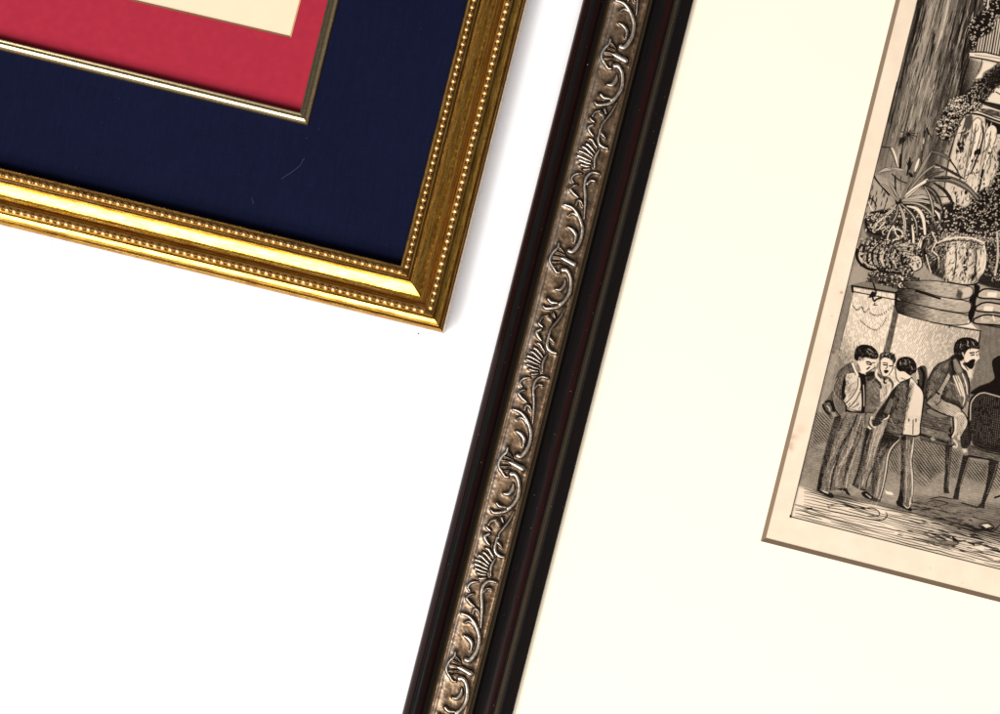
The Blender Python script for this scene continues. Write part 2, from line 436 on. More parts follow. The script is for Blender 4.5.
ORN = [  # (points, half width, height, start taper, end taper)
 ([(461,613),(466,614.5),(470,617),(474,622),(477,629),(478.8,637),(477.5,647),(473.5,655),(469,659.7),(465.5,659)],1.5,2.4,.6,1.2),
 ([(465.5,622.5),(469,620.8),(472.5,622.5),(476,628)],1.2,1.6,.6,.8),
 ([(464,635),(469,638),(472,643),(471,649.5)],1.7,2.0,.4,.5),
 ([(455.5,651.5),(454.5,655.5),(450,660),(447,666),(447,670.5),(450,675.5),(453,680),(456,680.5)],1.25,2.0,.9,.7),
 ([(456,655),(459,658),(461,661)],.9,1.3,1,.5),
 ([(453,659.5),(457,661),(462,663.5)],.85,1.2,1,.5),
 ([(450,664),(455,664.5),(460,666)],.85,1.2,1,.5),
 ([(457,666),(461,667.2),(465,669.4),(470.5,672.3)],1.9,2.2,.35,1.1),
 ([(449,670),(454,670),(459,669.5)],.85,1.2,1,.5),
 ([(450.5,674.5),(454,673.5),(458.5,673)],.85,1.2,1,.5),
 ([(459.5,677.5),(463,678),(466,682.5),(467.4,690.5),(466,700.5),(461,708.5),(456,711.7)],1.5,2.4,1.3,.8),
 ([(463.4,704.7),(458.4,711.7),(452.4,715.2),(442.4,716.2),(439.4,713.7)],1.4,2.0,.8,.6),
 ([(452.4,696.7),(457,696.7),(461,691.7),(461.6,686.5)],1.6,2.0,.6,.3),
 ([(445.4,706.7),(448.4,709.7),(454.4,710.7)],1.4,1.7,1,.6),
 ([(514,511),(509,520),(503,528),(499,533),(498,537.5)],0.95,1.7,.5,.9),
 ([(497.3,537),(496,543),(495,548),(496.3,552.5),(500,555.5),(504,556.7)],1.4,2.3,.6,.7),
 ([(497,540.5),(499.5,543),(502.3,546.8)],1.3,1.7,1,.4),
 ([(489,524.5),(492,520.5),(497,519)],1.1,1.6,.8,.6),
 ([(496.5,521),(499.2,523.5),(499.5,526)],2.2,1.3,1,.6),
 ([(501.5,517),(502,519),(503,521.5)],1.0,1.5,.8,.8),
 ([(487,526.5),(488.5,528.5),(490.8,530.3)],1.1,1.8,.9,.8),
 ([(489,533),(485.5,534.6),(484.7,536.5),(487,541),(489.5,544)],1.3,2.0,.8,.5),
 ([(486,547.5),(488.5,548.5),(490.5,552),(493,556)],1.15,1.9,.9,.5),
 ([(483,552),(485.5,553.5),(488.5,557),(491,560.5)],1.15,1.9,1,.5),
 ([(479.5,555),(482.5,556.5),(486,560),(489.5,563.5)],1.15,1.9,1,.5),
 ([(476,559.5),(479.5,560.5),(484,563),(488.5,566.2)],1.1,1.9,1,.5),
 ([(474.6,563.5),(478,564.6),(483,567),(487.5,569)],1.1,1.9,1,.5),
 ([(475.5,568),(479,569.3),(483,571),(487,572)],1.1,1.9,1,.5),
 ([(477.5,572.5),(481,573.8),(486,574.6)],1.05,1.8,1,.5),
 ([(480,577.5),(483,577.6),(486.5,577)],1.2,1.6,1,.6),
 ([(496,557.5),(493.5,561.5),(491.2,567),(491,575)],1.25,2.0,.4,.8),
 ([(496,581.3),(490,580),(485.3,582.5),(482.6,587),(481.5,594),(482,602),(482,610),(481.5,618),(481,626)],1.35,2.3,.7,.5),
 ([(491.3,588.8),(487,588),(483.5,591.3)],1.1,1.7,.6,1),
 ([(478.5,581),(473,581.5),(469.5,584),(468.5,587),(470.3,590)],1.1,1.8,.6,.8),
 ([(473.5,593.3),(469.5,594.3),(467,596.8)],1.0,1.4,.7,.8),
 ([(466.8,597),(470.5,601.5),(475,605.5)],1.35,2.1,.9,.5),
 ([(473,613),(474.2,609.5),(476,608.4),(478.2,610),(479.7,614)],1.2,1.8,.8,.6),
]
PV = np.array([-51.6, 203.7])
def to_ds(p):
    p = np.asarray(p, float)
    x = p[..., 0] - 583; y = p[..., 1]
    return np.stack([x * .9693 + y * .2457, -x * .2457 + y * .9693], -1)

d0, d1, s0, s1, stp = 27.2, 63.0, -150.0, 880.0, 0.45
dd = np.arange(d0, d1 + .01, 0.42); ss = np.arange(s0, s1, stp)
SS, DD = np.meshgrid(ss, dd, indexing='ij')
HR = np.zeros_like(SS); HB = np.zeros_like(SS)
for k in range(-4, 3):
    for pts, w, hh, ta, tb2 in ORN:
        jit = nr.uniform(-.45, .45, 2)
        P = to_ds(cr(np.array(pts) + PV * k + jit, 4))
        if P[:, 1].max() < s0 or P[:, 1].min() > s1: continue
        wm = w * nr.uniform(1.0, 1.26); hm = hh * nr.uniform(.85, 1.15)
        i0 = max(0, int((P[:, 1].min() - 6 - s0) / stp)); i1 = min(len(ss), int((P[:, 1].max() + 6 - s0) / stp) + 1)
        if i1 <= i0: continue
        X = DD[i0:i1]; Y = SS[i0:i1]
        best = np.full(X.shape, 99.0)
        n = len(P) - 1
        for q in range(n):
            a, b = P[q], P[q + 1]; v = b - a; L2 = max(1e-6, v @ v)
            tt = np.clip(((X - a[0]) * v[0] + (Y - a[1]) * v[1]) / L2, 0, 1)
            f = (q + tt) / n
            ww = wm * (1 - (1 - ta) * np.clip(1 - f * 3, 0, 1) - (1 - tb2) * np.clip(f * 3 - 2, 0, 1))
            best = np.minimum(best, np.hypot(X - a[0] - v[0] * tt, Y - a[1] - v[1] * tt) / ww)
        hr = hm * np.clip(1 - best ** 2 / 1.7, 0, 1) ** 0.8
        HR[i0:i1] = np.maximum(HR[i0:i1], hr)
        HB[i0:i1] = np.maximum(HB[i0:i1], np.exp(-(best / 2.3) ** 2))
def vnoise(X, Y, seed=0):
    """smooth value noise in [0,1]"""
    r = np.random.RandomState(seed); T = r.rand(256, 256)
    xi = np.floor(X).astype(int); yi = np.floor(Y).astype(int); fx = X - xi; fy = Y - yi
    fx = fx * fx * (3 - 2 * fx); fy = fy * fy * (3 - 2 * fy)
    g = lambda a, b: T[a % 256, b % 256]
    return (g(xi, yi) * (1 - fx) + g(xi + 1, yi) * fx) * (1 - fy) + (g(xi, yi + 1) * (1 - fx) + g(xi + 1, yi + 1) * fx) * fy
fd = np.interp(dd, [26, 27, 28.5, 31, 34, 38, 44, 50, 56, 61, 63.6], [28.3, 28.8, 29.3, 30.2, 31.0, 31.6, 31.8, 31.7, 31.2, 30.2, 29.4])[None, :]
rim = 0.9 * np.exp(-((DD - 30) / 1.6) ** 2) + 0.7 * np.exp(-((DD - 61.3) / 1.2) ** 2)
und = 0.5 * (vnoise(SS / 9, DD / 7, 3) - .5) + 0.20 * (vnoise(SS / 2.6, DD / 2.2, 4) - .5)
edge = np.clip(np.minimum(DD - d0, d1 - DD) / 1.2, 0, 1)
HT = fd + 0.25 + edge * (rim + und + HR * 1.05 + HB * 0.95 - 0.5 * np.exp(-((DD - 46) / 12) ** 2))
relief = np.clip((HR - 1.05) / 1.0, 0, 1) * (0.45 + 0.6 * vnoise(SS / 1.6, DD / 1.6, 8))
relief = np.clip(relief + (0.34 * np.exp(-((DD - 29.6) / 1.1) ** 2) + 0.3 * np.exp(-((DD - 33) / 2.6) ** 2)) * vnoise(SS / 6, DD / 3, 9), 0, 1)  # left ridge paled in the colour where it catches the light
sunk = np.clip(HB * 1.5 - HR * 0.5, 0, 1) * (0.62 + 0.6 * vnoise(SS / 3, DD / 3, 5))
sunk = np.clip(sunk, 0, 1)
# world positions
px = 583 + DD * .9693 - SS * .2457; py = DD * .2457 + SS * .9693
kk = S * (H - 26 * S) / H
VV = np.stack([(px - 500) * kk, (357 - py) * kk, HT * S], -1).reshape(-1, 3)
ns, nd = SS.shape
ii = np.arange((ns - 1) * (nd - 1)); r_, c_ = ii // (nd - 1), ii % (nd - 1); a_ = r_ * nd + c_
FF = np.stack([a_, a_ + nd, a_ + nd + 1, a_ + 1], 1)
left_rail = rails[0]
obj('scrollwork_band', VV, FF, mat_silver(), left_rail, smooth=True, attr={'relief': relief, 'sunk': sunk})

# ------------------------------------------------------------------ the engraving, drawn as ink density
R = 4                                  # samples per unit
X0, Y0, X1, Y1 = 755, -30, 1030, 625
NX, NY = (X1 - X0) * R, (Y1 - Y0) * R
gx = X0 + (np.arange(NX) + .5) / R; gy = Y0 + (np.arange(NY) + .5) / R
GX, GY = np.meshgrid(gx, gy)           # [row(y), col(x)]
T = np.ones((NY, NX), dtype=np.float64)

def box(x0, y0, x1, y1):
    a = max(0, int((y0 - Y0) * R)); b = min(NY, int((y1 - Y0) * R) + 2)
    c = max(0, int((x0 - X0) * R)); d = min(NX, int((x1 - X0) * R) + 2)
    return slice(a, max(a, b)), slice(c, max(c, d))

def pmask(pts, soft=0.0):
    P = np.array(pts, float)
    sl = box(P[:, 0].min() - soft - 1, P[:, 1].min() - soft - 1, P[:, 0].max() + soft + 1, P[:, 1].max() + soft + 1)
    X, Y = GX[sl], GY[sl]
    ins = np.zeros(X.shape, bool); dist = np.full(X.shape, 1e9)
    n = len(P)
    for i in range(n):
        a, b = P[i], P[(i + 1) % n]
        if a[1] != b[1]:
            c = ((a[1] > Y) != (b[1] > Y)) & (X < (b[0] - a[0]) * (Y - a[1]) / (b[1] - a[1]) + a[0])
            ins ^= c
        v = b - a; L2 = max(1e-9, v @ v)
        t = np.clip(((X - a[0]) * v[0] + (Y - a[1]) * v[1]) / L2, 0, 1)
        dist = np.minimum(dist, np.hypot(X - a[0] - v[0] * t, Y - a[1] - v[1] * t))
    sd = np.where(ins, dist, -dist)
    w = max(0.25, soft)
    return sl, np.clip(sd / w * .5 + .5, 0, 1)

def fill(pts, tone, alpha=1.0, soft=0.3, curve=True):
    """tone: number or f(X, Y)"""
    if curve and len(pts) > 4: pts = cr(list(pts) + [pts[0]], 4)
    sl, m = pmask(pts, soft)
    tv = tone(GX[sl], GY[sl]) if callable(tone) else tone
    T[sl] = T[sl] * (1 - m * alpha) + tv * m * alpha
    return sl, m

def line(pts, w=0.5, tone=0.08, alpha=1.0, tap=(1, 1), curve=True):
    P = cr(pts, 4) if curve and len(pts) > 2 else np.array(pts, float)
    sl = box(P[:, 0].min() - w - 1, P[:, 1].min() - w - 1, P[:, 0].max() + w + 1, P[:, 1].max() + w + 1)
    X, Y = GX[sl], GY[sl]
    if X.size == 0: return
    n = len(P) - 1; best = np.full(X.shape, -99.0)
    for q in range(n):
        a, b = P[q], P[q + 1]; v = b - a; L2 = max(1e-9, v @ v)
        t = np.clip(((X - a[0]) * v[0] + (Y - a[1]) * v[1]) / L2, 0, 1); f = (q + t) / n
        ww = w * np.minimum(1, (tap[0] + (1 - tap[0]) * np.clip(f * 3, 0, 1))) * np.minimum(1, (tap[1] + (1 - tap[1]) * np.clip((1 - f) * 3, 0, 1)))
        best = np.maximum(best, ww - np.hypot(X - a[0] - v[0] * t, Y - a[1] - v[1] * t))
    m = np.clip(best / .4 + .5, 0, 1) * alpha
    T[sl] = T[sl] * (1 - m) + tone * m

def hatch(pts, ang, sp, depth=.4, duty=.45, light=False, wob=.5, seed=1, soft=.6, cut=0.0, to=None):
    """engraver's parallel lines inside an outline; ang = direction of the lines in degrees (screen)"""
    sl, m = pmask(cr(list(pts) + [pts[0]], 3) if len(pts) > 4 else pts, soft)
    X, Y = GX[sl], GY[sl]; a = math.radians(ang)
    q = -X * math.sin(a) + Y * math.cos(a); l = X * math.cos(a) + Y * math.sin(a)
    q = q + wob * (vnoise(X / 9 + 50, Y / 9 + 50, seed) - .5) * 2
    ph = (q / sp) % 1.0
    wv = duty * (0.7 + 0.6 * vnoise(l / 5, np.floor(q / sp) * 7.3, seed + 1))
    s = np.clip((wv / 2 - np.abs(ph - .5)) * sp / .35 + .5, 0, 1)
    if cut: s = s * (vnoise(l / 2.2, np.floor(q / sp) * 3.1 + 9, seed + 5) > cut)
    s = s * m * depth
    tt = to if to is not None else (1.0 if light else 0.05)
    T[sl] = T[sl] * (1 - s) + tt * s

def inside(P, x, y):
    c = False
    for i in range(len(P)):
        a, b = P[i], P[(i + 1) % len(P)]
        if (a[1] > y) != (b[1] > y) and x < (b[0] - a[0]) * (y - a[1]) / (b[1] - a[1]) + a[0]: c = not c
    return c

def scatter(pts, n, seed, smooth=True):
    P = (cr(list(pts) + [pts[0]], 3) if smooth and len(pts) > 4 else np.array(pts, float)).tolist(); r = random.Random(seed)
    xs = [p[0] for p in P]; ys = [p[1] for p in P]; k = tr = 0
    while k < n and tr < n * 8:
        tr += 1
        x, y = r.uniform(min(xs), min(1012, max(xs))), r.uniform(min(ys), max(ys))
        if inside(P, x, y): k += 1; yield x, y, r

def curls(pts, n, lw=.38, tone=.85, ln=2.2, seed=1, alpha=.9, dark=False):
    """small curled flicks (leaves) inside an outline, each cut out of its own shadow line"""
    for x, y, r in scatter(pts, n, seed):
        a = r.uniform(0, 2 * math.pi); bnd = r.uniform(.7, 1.5) * r.choice((-1, 1)); L = ln * r.uniform(.7, 1.5)
        p = [(x, y)]
        for q in range(3):
            x += math.cos(a) * L / 3; y += math.sin(a) * L / 3; a += bnd; p.append((x, y))
        tn = tone if not callable(tone) else tone(x, y); w = lw * r.uniform(.8, 1.35)
        if tn > .5: line([(u + .45, v + .45) for u, v in p], w + .30, .05, .85, (.6, .6), curve=False)
        line(p, w, tn, alpha, (.6, .5), curve=False)

def streaks(pts, ang, n, ln, wd=(.12, .27), tones=(.10, .85), al=(.3, .68), pd=.5, wig=.25, seed=1, smooth=True):
    """burin strokes, dark and light, running roughly along ang"""
    for x, y, r in scatter(pts, n, seed, smooth):
        a = math.radians(ang) + r.uniform(-.12, .12); L = r.uniform(*ln); b = r.uniform(-wig, wig)
        p = [(x, y)]
        for q in range(3):
            x += math.cos(a) * L / 3; y += math.sin(a) * L / 3; a += b; p.append((x, y))
        line(p, r.uniform(*wd), tones[0] if r.random() < pd else tones[1], r.uniform(*al), (.3, .3), curve=False)

RDIR = math.degrees(math.atan2(1, -0.245))
BX = lambda y: 917 - 0.2450 * y        # left border
rail_dir = math.degrees(math.atan2(1, -0.245))

# general ground of the picture
PIC = [(917 + .245 * 40, -40), (1040, -40), (1040, 579), (790.8, 516.6)]
def ground(X, Y):
    q = X + .245 * Y
    t = .67 + .10 * (vnoise(q / 5, Y / 40, 21) - .5) + .06 * (vnoise(X / 3, Y / 3, 22) - .5)
    t = t - .10 * np.clip((Y - 400) / 60, 0, 1) + .04 * np.clip((480 - X - Y) / 100, 0, 1)
    return t
fill(PIC, ground, curve=False)
hatch(PIC, rail_dir + 2, 1.35, .22, .5, wob=.8, seed=31)
# ---------------- curtain
def curtain(X, Y):
    q = X + .245 * Y - (Y / 130.0) * 0 ; 
    kq = [900, 917, 919, 923, 926, 930, 934, 939, 942, 944, 947, 950, 953, 957, 961, 965, 968, 972, 975, 978, 981, 985, 990, 1010]
    kt = [.25, .24, .22, .30, .45, .58, .64, .60, .42, .55, .60, .62, .42, .46, .36, .34, .42, .30, .36, .40, .22, .46, .30, .4]
    t1 = np.interp(q, kq, kt) * 1.08
    t2 = np.interp(q, [900, 917, 922, 935, 950, 965, 972, 978, 982, 986, 1000], [.4, .42, .52, .62, .58, .50, .34, .42, .22, .5, .5])
    f = np.clip((Y - 40) / 80, 0, 1)
    return np.clip(t1 * (1 - f) + t2 * f + .16 * (vnoise(q / 1.1, Y / 26, 41) - .5) + .06 * (vnoise(q / .6, Y / 8, 42) - .5), .05, 1)
CUR = [(927, -40), (1000, -40), (985, 30), (972, 60), (963, 100), (953, 125), (945, 150), (930, 190), (880, 175), (879, 155)]
fill(CUR, curtain, soft=3, curve=False)
r = random.Random(5)
for k in range(150):
    q0 = r.uniform(918, 986); y0 = r.uniform(-35, 110); L = r.uniform(12, 60)
    sl_ = -.245 + r.uniform(-.035, .015) - (q0 - 950) * 0.0006
    p = [(q0 - .245 * y0, y0), (q0 - .245 * y0 + sl_ * L * .5, y0 + L * .5), (q0 - .245 * y0 + sl_ * L + r.uniform(-.6, .6), y0 + L)]
    if y0 + L > 175: continue
    dk = r.random() < .62
    line(p, r.uniform(.25, .6), r.uniform(.08, .22) if dk else r.uniform(.72, .85), r.uniform(.4, .85) if dk else r.uniform(.35, .65), (.2, .2))
for p, w, tn in [([(950, -10), (947, 10), (941, 35), (936, 52)], .8, .92), ([(936, 70), (932, 95), (927, 104)], .6, .85), ([(924, 72), (919, 92)], .6, .85),
                 ([(934, 30), (932.5, 45), (929, 66)], .9, .12), ([(919, 8), (917, 22), (912, 42)], 1.6, .10), ([(927, 0), (921, 30), (914, 50)], .7, .15),
                 ([(912, 38), (904, 68), (900, 88)], .5, .15), ([(918, 46), (911, 70)], .5, .2), ([(967, 0), (962, 20), (956, 45)], 1.0, .13), ([(957, 10), (951, 35), (947, 50)], .8, .16),
                 ([(976, 0), (970, 22), (965, 44), (962, 65), (959, 90)], 1.3, .07), ([(944, 42), (938, 66)], .5, .2), ([(960, 98), (962, 84), (967, 65)], 1.2, .08),
                 ([(946, 80), (942, 98), (938, 112)], 1.3, .3), ([(914, 80), (905, 118)], .4, .3), ([(963, 22), (958, 42)], .6, .7)]:
    line(p, w, tn, .9, (.25, .25))
hatch(CUR, rail_dir - 16, 1.15, .28, .45, wob=.4, seed=44)
streaks([(918, -5), (985, -5), (972, 55), (955, 110), (935, 140), (890, 135), (900, 70)], RDIR, 420, (5, 16), seed=432, pd=.55, wig=.06, wd=(.16, .34), al=(.3, .75), smooth=False)
streaks([(890, 130), (955, 130), (940, 170), (905, 190), (884, 165)], RDIR, 120, (4, 10), seed=433, pd=.6, wig=.1, wd=(.15, .28), al=(.25, .6), smooth=False)
line([(903, 62), (893, 100), (888, 122)], 1.0, .2, .7, (.3, .3)); line([(893, 112), (890, 128)], .9, .12, .8, (.3, .3))

# ---------------- fluted column with hanging garlands
fill([(974, 30), (1000, 10), (1035, 0), (1035, 75), (969, 58)], .80, curve=False)
for k in range(22):
    x = 975 + k * 2.6
    line([(x + 6.5, 20), (x, 55 + k * .5)], .55 if k % 3 else .8, .12, .85, (.7, 1), False)
fill([(969, 52.5), (985, 53), (1000, 56.5), (1035, 64), (1035, 70), (1000, 62), (985, 58.5), (970, 56)], .93, curve=False)
line([(969, 52), (985, 52.3), (1000, 55.8), (1035, 63)], .6, .08); line([(970, 57), (985, 59.5), (1000, 62.8), (1035, 71)], .7, .08); line([(975, 54.8), (1000, 58.8), (1030, 66)], .3, .35)
fill([(970, 58), (1035, 72), (1035, 110), (975, 104), (957, 110), (964, 85)], lambda X, Y: np.clip(.32 + (X - 966) * .035, .12, .9), curve=False)
hatch([(968, 60), (984, 62), (976, 84), (960, 100)], rail_dir, 1.3, .5, .5, seed=50)
fill([(984, 63), (992, 64), (996, 70), (990, 78), (978, 86), (972, 90), (976, 78), (982, 70)], .95)
line([(982, 59), (981, 66), (977, 74)], .5, .3)
G1 = [(1035, -30), (975, -30), (985, 5), (981, 12), (975, 18), (970, 27), (970, 36), (973, 46), (976, 40), (983, 36), (990, 33), (994, 27), (998, 18), (1035, 20)]
fill(G1, .12, soft=1.2); fill([(970, 34), (977, 36), (976, 46), (972, 51), (969.5, 46)], .1, soft=1)
curls(G1, 230, .42, .88, 2.6, 3)
curls([(971, 36), (977, 36), (975, 48), (971, 48)], 16, .4, .86, 1.8, 4)
line([(989, -5), (987.5, 9)], .8, .85); line([(993, -5), (991, 4)], .5, .1)
# capital mouldings
fill([(975, 100), (1000, 92), (1035, 100), (1035, 140), (1000, 126), (962, 114)], .86, curve=False)
fill([(981, 101), (1000, 105.5), (1035, 114), (1035, 121), (1000, 110.5), (984, 105)], .22, curve=False)
fill([(978, 108), (990, 109), (1035, 121), (1035, 127), (1000, 117.5), (985, 114)], lambda X, Y: .5 - .25 * vnoise(X / 2, Y, 5), curve=False)
for p, w in [([(980, 101), (1000, 105), (1035, 113)], .6), ([(967, 113.5), (980, 114.8), (1000, 122), (1035, 131)], 1.0), ([(976, 110), (1000, 119), (1035, 128)], .5)]:
    line(p, w, .07)
fill([(990, 92), (1035, 86), (1035, 108), (1000, 103), (984, 99)], .93, curve=False)
line([(996, 92), (1003, 96)], .6, .2)
# lower shaft with long flutes
SH = [(962, 114), (972, 114.5), (1000, 123), (1035, 131), (1035, 260), (930, 250), (945, 190), (950, 160), (956, 135)]
fill(SH, lambda X, Y: .74 + .14 * vnoise(X / 4, Y / 10, 64), curve=False, soft=1)
fill([(985, 118), (1000, 124), (1035, 132), (1035, 140), (995, 134), (990, 150), (984, 155), (986, 135)], .10, soft=.8)
fill([(966, 116), (972, 115), (972, 124), (966, 140), (962, 150), (962, 138)], .35, soft=.8)
for pts in [[(972.5, 122), (977, 118), (981.5, 121), (981, 133), (975, 155), (968, 176), (964.5, 178), (967, 160), (971, 140)],
            [(985, 133), (988.5, 127), (993, 125), (997, 130), (995, 142), (988, 160), (982, 178), (978, 186), (980, 168), (984, 150)]]:
    fill([(x, y) for x, y in pts], .96); line(pts + [pts[0]], .45, .15, .7)
line([(976, 124), (974, 138), (970, 155), (965, 174)], 1.4, .42, .8, (.4, .6)); line([(991, 131), (988, 147), (983, 165), (980, 180)], 1.2, .42, .8, (.4, .6))
line([(983, 122), (983, 138), (977, 158), (971, 172), (965, 176)], .9, .12, .9, (.8, .5))
line([(954, 140), (949, 160), (946, 176)], .6, .3); line([(966, 118), (960, 140), (956, 160)], .7, .25, .8, (.5, .5)); line([(983, 170), (980, 185), (978, 192)], 1.0, .12)
r = random.Random(9)
for k in range(150):
    x, y = r.uniform(950, 1025), r.uniform(130, 235)
    x -= (y - 130) * .2
    line([(x, y), (x - r.uniform(0, .8), y + r.uniform(1, 2.2)), (x - r.uniform(.3, 1.4), y + r.uniform(2.5, 4.6))], r.uniform(.25, .6), .15, .85, (.4, .4))
for x, y, rr in [(961, 149, 2.6), (959, 144, 1.8), (963, 143, 1.8), (979, 152, 2.2), (976, 153, 1.8), (957.5, 151.5, 1.2), (972, 161, 1.2), (955, 193, 1.4), (966, 192.5, 1.5), (975, 196, 2.2), (989, 153, 1), (984, 184, 1.2)]:
    fill([(x + rr * math.cos(a) * r.uniform(.7, 1.3), y + rr * 1.3 * math.sin(a) * r.uniform(.7, 1.3)) for a in np.linspace(0, 5.4, 7)], .1, .9)
line([(962, 117), (955, 137), (950, 152), (947, 170), (944, 190)], .5, .25)
streaks([(955, 135), (970, 120), (1010, 130), (1010, 190), (960, 225), (944, 225), (948, 180)], RDIR - 4, 170, (2.5, 8), seed=430, pd=.7, wig=.5, wd=(.15, .4))
streaks([(957, 132), (970, 120), (1010, 130), (1010, 185), (962, 215), (948, 212), (950, 180)], RDIR - 4, 60, (4, 9), seed=436, pd=1, wig=.9, wd=(.3, .6), al=(.6, .9)); streaks([(957, 132), (970, 120), (1010, 130), (1010, 185), (962, 215), (948, 212), (950, 180)], RDIR - 4, 80, (4, 9), seed=437, pd=0, tones=(.1, .97), wig=.9, wd=(.3, .6), al=(.6, .9))
# big garland
G2 = [(1035, 40), (1000, 62), (992, 68), (984, 73), (982, 78), (975, 80), (973, 85), (967, 92), (960, 96), (954, 98), (949, 101), (945, 108), (942, 117), (938, 122), (937, 130), (939, 137), (945, 140),
      (951, 138), (956, 130), (961, 121), (968, 113), (975, 111), (982, 105), (988, 97), (993, 92), (1000, 85), (1035, 70)]
fill(G2, lambda X, Y: .10 + .22 * np.clip((962 - X) / 10, 0, 1) * 0 + 0 * X, soft=1.3)
curls(G2, 470, .36, lambda x, y: .84 if x < 980 else .62, 2.4, 6)
curls([(950, 100), (958, 98), (966, 104), (980, 102), (978, 109), (966, 113), (955, 112), (948, 108)], 90, .5, .9, 1.7, 8)
for x, y in [(952, 106), (950, 114), (947, 120), (945, 126), (953, 114), (944, 131), (950, 128), (957, 107), (946, 135), (952, 121), (941, 126), (960, 100), (956, 101)]:
    line([(x - 1, y), (x, y - .8), (x + 1.1, y)], .75, .85, .95)
fill([(985, 80), (1000, 68), (1035, 56), (1035, 72), (1000, 84), (990, 88)], .06, .55, soft=2)
# dark shade below garland on column
G3 = [(1035, 150), (1000, 150), (999, 165), (994, 178), (990, 186), (982, 190), (975, 198), (968, 205), (962, 212), (958, 222), (962, 232), (985, 236), (1035, 240)]
fill(G3, lambda X, Y: .05 + .08 * vnoise(X / 5, Y / 5, 3), soft=1.5)
curls(G3, 440, .36, .88, 2.3, 12)
curls(G3, 160, .5, .05, 2.6, 13)

# ---------------- plants on the left
FOL = [(866, 213), (874, 209), (885, 207), (898, 204), (905, 199), (925, 196), (940, 205), (950, 213), (960, 215), (962, 232), (950, 245), (925, 250), (916, 262), (900, 262), (885, 250), (868, 236), (864, 224)]
fill(FOL, lambda X, Y: .14 + .22 * vnoise(X / 6, Y / 6, 61), soft=1.5)
curls(FOL, 360, .42, .93, 3.0, 14); curls(FOL, 190, .5, .05, 3.0, 15)
fill([(868, 192), (873, 176), (880, 182), (888, 196), (892, 207), (880, 210), (866, 214)], .66, soft=1.2)
for k in range(26):
    x = 868 + r.uniform(0, 20); y = 182 + r.uniform(0, 22) + (x - 868) * .35
    line([(x, y), (x - .5, y + 3), (x - 1.6, y + 6)], .45, .1, .85, (.4, .3))
line([(874, 176), (877, 181), (883, 188), (889, 195)], .8, .1)
line([(869, 198), (873, 200), (876, 206)], .6, .1); line([(868.5, 202), (871, 208), (874, 212)], .6, .92)
# star palms
for a in range(13):
    an = a / 13 * 2 * math.pi + .2; L = r.uniform(6.5, 10.5)
    line([(908.5, 134.5), (908.5 + math.cos(an) * L * .5, 134.5 + math.sin(an) * L * .5), (908.5 + math.cos(an) * L, 134.5 + math.sin(an) * L + .8)], 0.4, .12, .9, (1, .2))
fill([(899, 138), (906, 136), (905, 141), (898, 146)], .14, .8, soft=1)
line([(904, 140), (902, 150), (901, 168)], .6, .15); line([(901, 155), (900, 168)], 1.2, .15); line([(910, 158), (908.5, 168), (907, 175)], .8, .15)
for k in range(5): line([(909.5, 169), (909.5 + (k - 2) * 1.7, 158 + abs(k - 2) * 1.6)], .55, .12, .9, (1, .3))
fill([(908, 172), (912.5, 174), (913, 177.5), (910, 177)], .10)
line([(927, 129), (925, 142), (920, 158), (914, 176)], 1.2, .35); line([(927, 128), (928.5, 134)], .7, .1); line([(925, 131), (923.8, 137)], .7, .1); line([(929, 133), (931, 137)], .5, .1)
line([(924, 140), (922, 150)], .4, .9); line([(919, 159), (915, 171)], 1.3, .95, 1, (.5, .5)); line([(923, 144), (921, 165), (918, 176)], .4, .15)
# broad leaves
def leaf(pts, w, tone=.2, edge=.07, tap=(.4, .15), mid=None):
    w *= 1.25
    line(pts, w + .4, edge, 1, tap); line(pts, w, tone if tone < .3 else min(.95, tone * 1.25), 1, tap)
    if mid: line(pts, w * .25, mid, .9, tap)
leaf([(905, 197), (915, 181), (924, 164), (931, 152)], 1.3, .45, tap=(.8, .4)); leaf([(931, 151.5), (941, 154), (950, 160)], 1.1, .35, tap=(.6, .8)); line([(950, 160), (955, 167), (960, 176)], .8, .12, 1, (1, .4))
leaf([(903, 199), (914, 184), (925, 172), (936, 164.5)], .9, .45, tap=(.8, .5)); leaf([(936, 164.5), (948, 170), (957, 175), (964, 179)], .8, .25, tap=(.7, .4)); line([(935, 167), (940, 167.5)], .5, .8)
leaf([(900, 202), (912, 191), (927, 180)], 1.5, .82, tap=(.6, .7)); line([(901, 201), (914, 190), (928, 182)], .3, .15)
leaf([(925, 178), (935, 174), (945, 171)], .7, .3)
leaf([(927, 181), (938, 179), (950, 179.5), (961, 184), (970, 190), (978, 199)], 2.3, .30, tap=(.3, .5), mid=.6)
line([(935, 178.5), (950, 178.5)], .8, .1)
leaf([(924, 186), (932, 191), (938, 200), (942, 212)], 1.9, .25, tap=(.4, .6), mid=.55)
leaf([(934, 183), (944, 190), (950, 198), (954, 206)], 1.0, .2, tap=(.5, .3))
line([(936, 196.5), (950, 197)], .5, .15)
leaf([(902, 201), (912, 199), (922, 197), (930, 199)], 1.7, .55, tap=(.7, .3)); line([(918, 199.5), (930, 200)], 1.2, .1, 1, (.3, .3))
leaf([(899, 204), (912, 203), (924, 207), (934, 213)], 1.8, .35, tap=(.6, .3)); leaf([(900, 207), (908, 204), (915, 207)], 1.7, .12)
leaf([(907, 206), (917, 209), (923, 218), (925, 234)], 1.3, .8, tap=(.3, .7)); leaf([(932, 208), (938, 214), (941, 222), (942, 232)], .9, .85, tap=(.3, .7))
leaf([(912, 225), (913.5, 238), (913, 256)], .9, .8, tap=(.4, .8)); leaf([(924, 237), (920, 246), (918, 257)], 1.0, .78); leaf([(921, 238), (918, 246), (916.5, 254)], .6, .8)
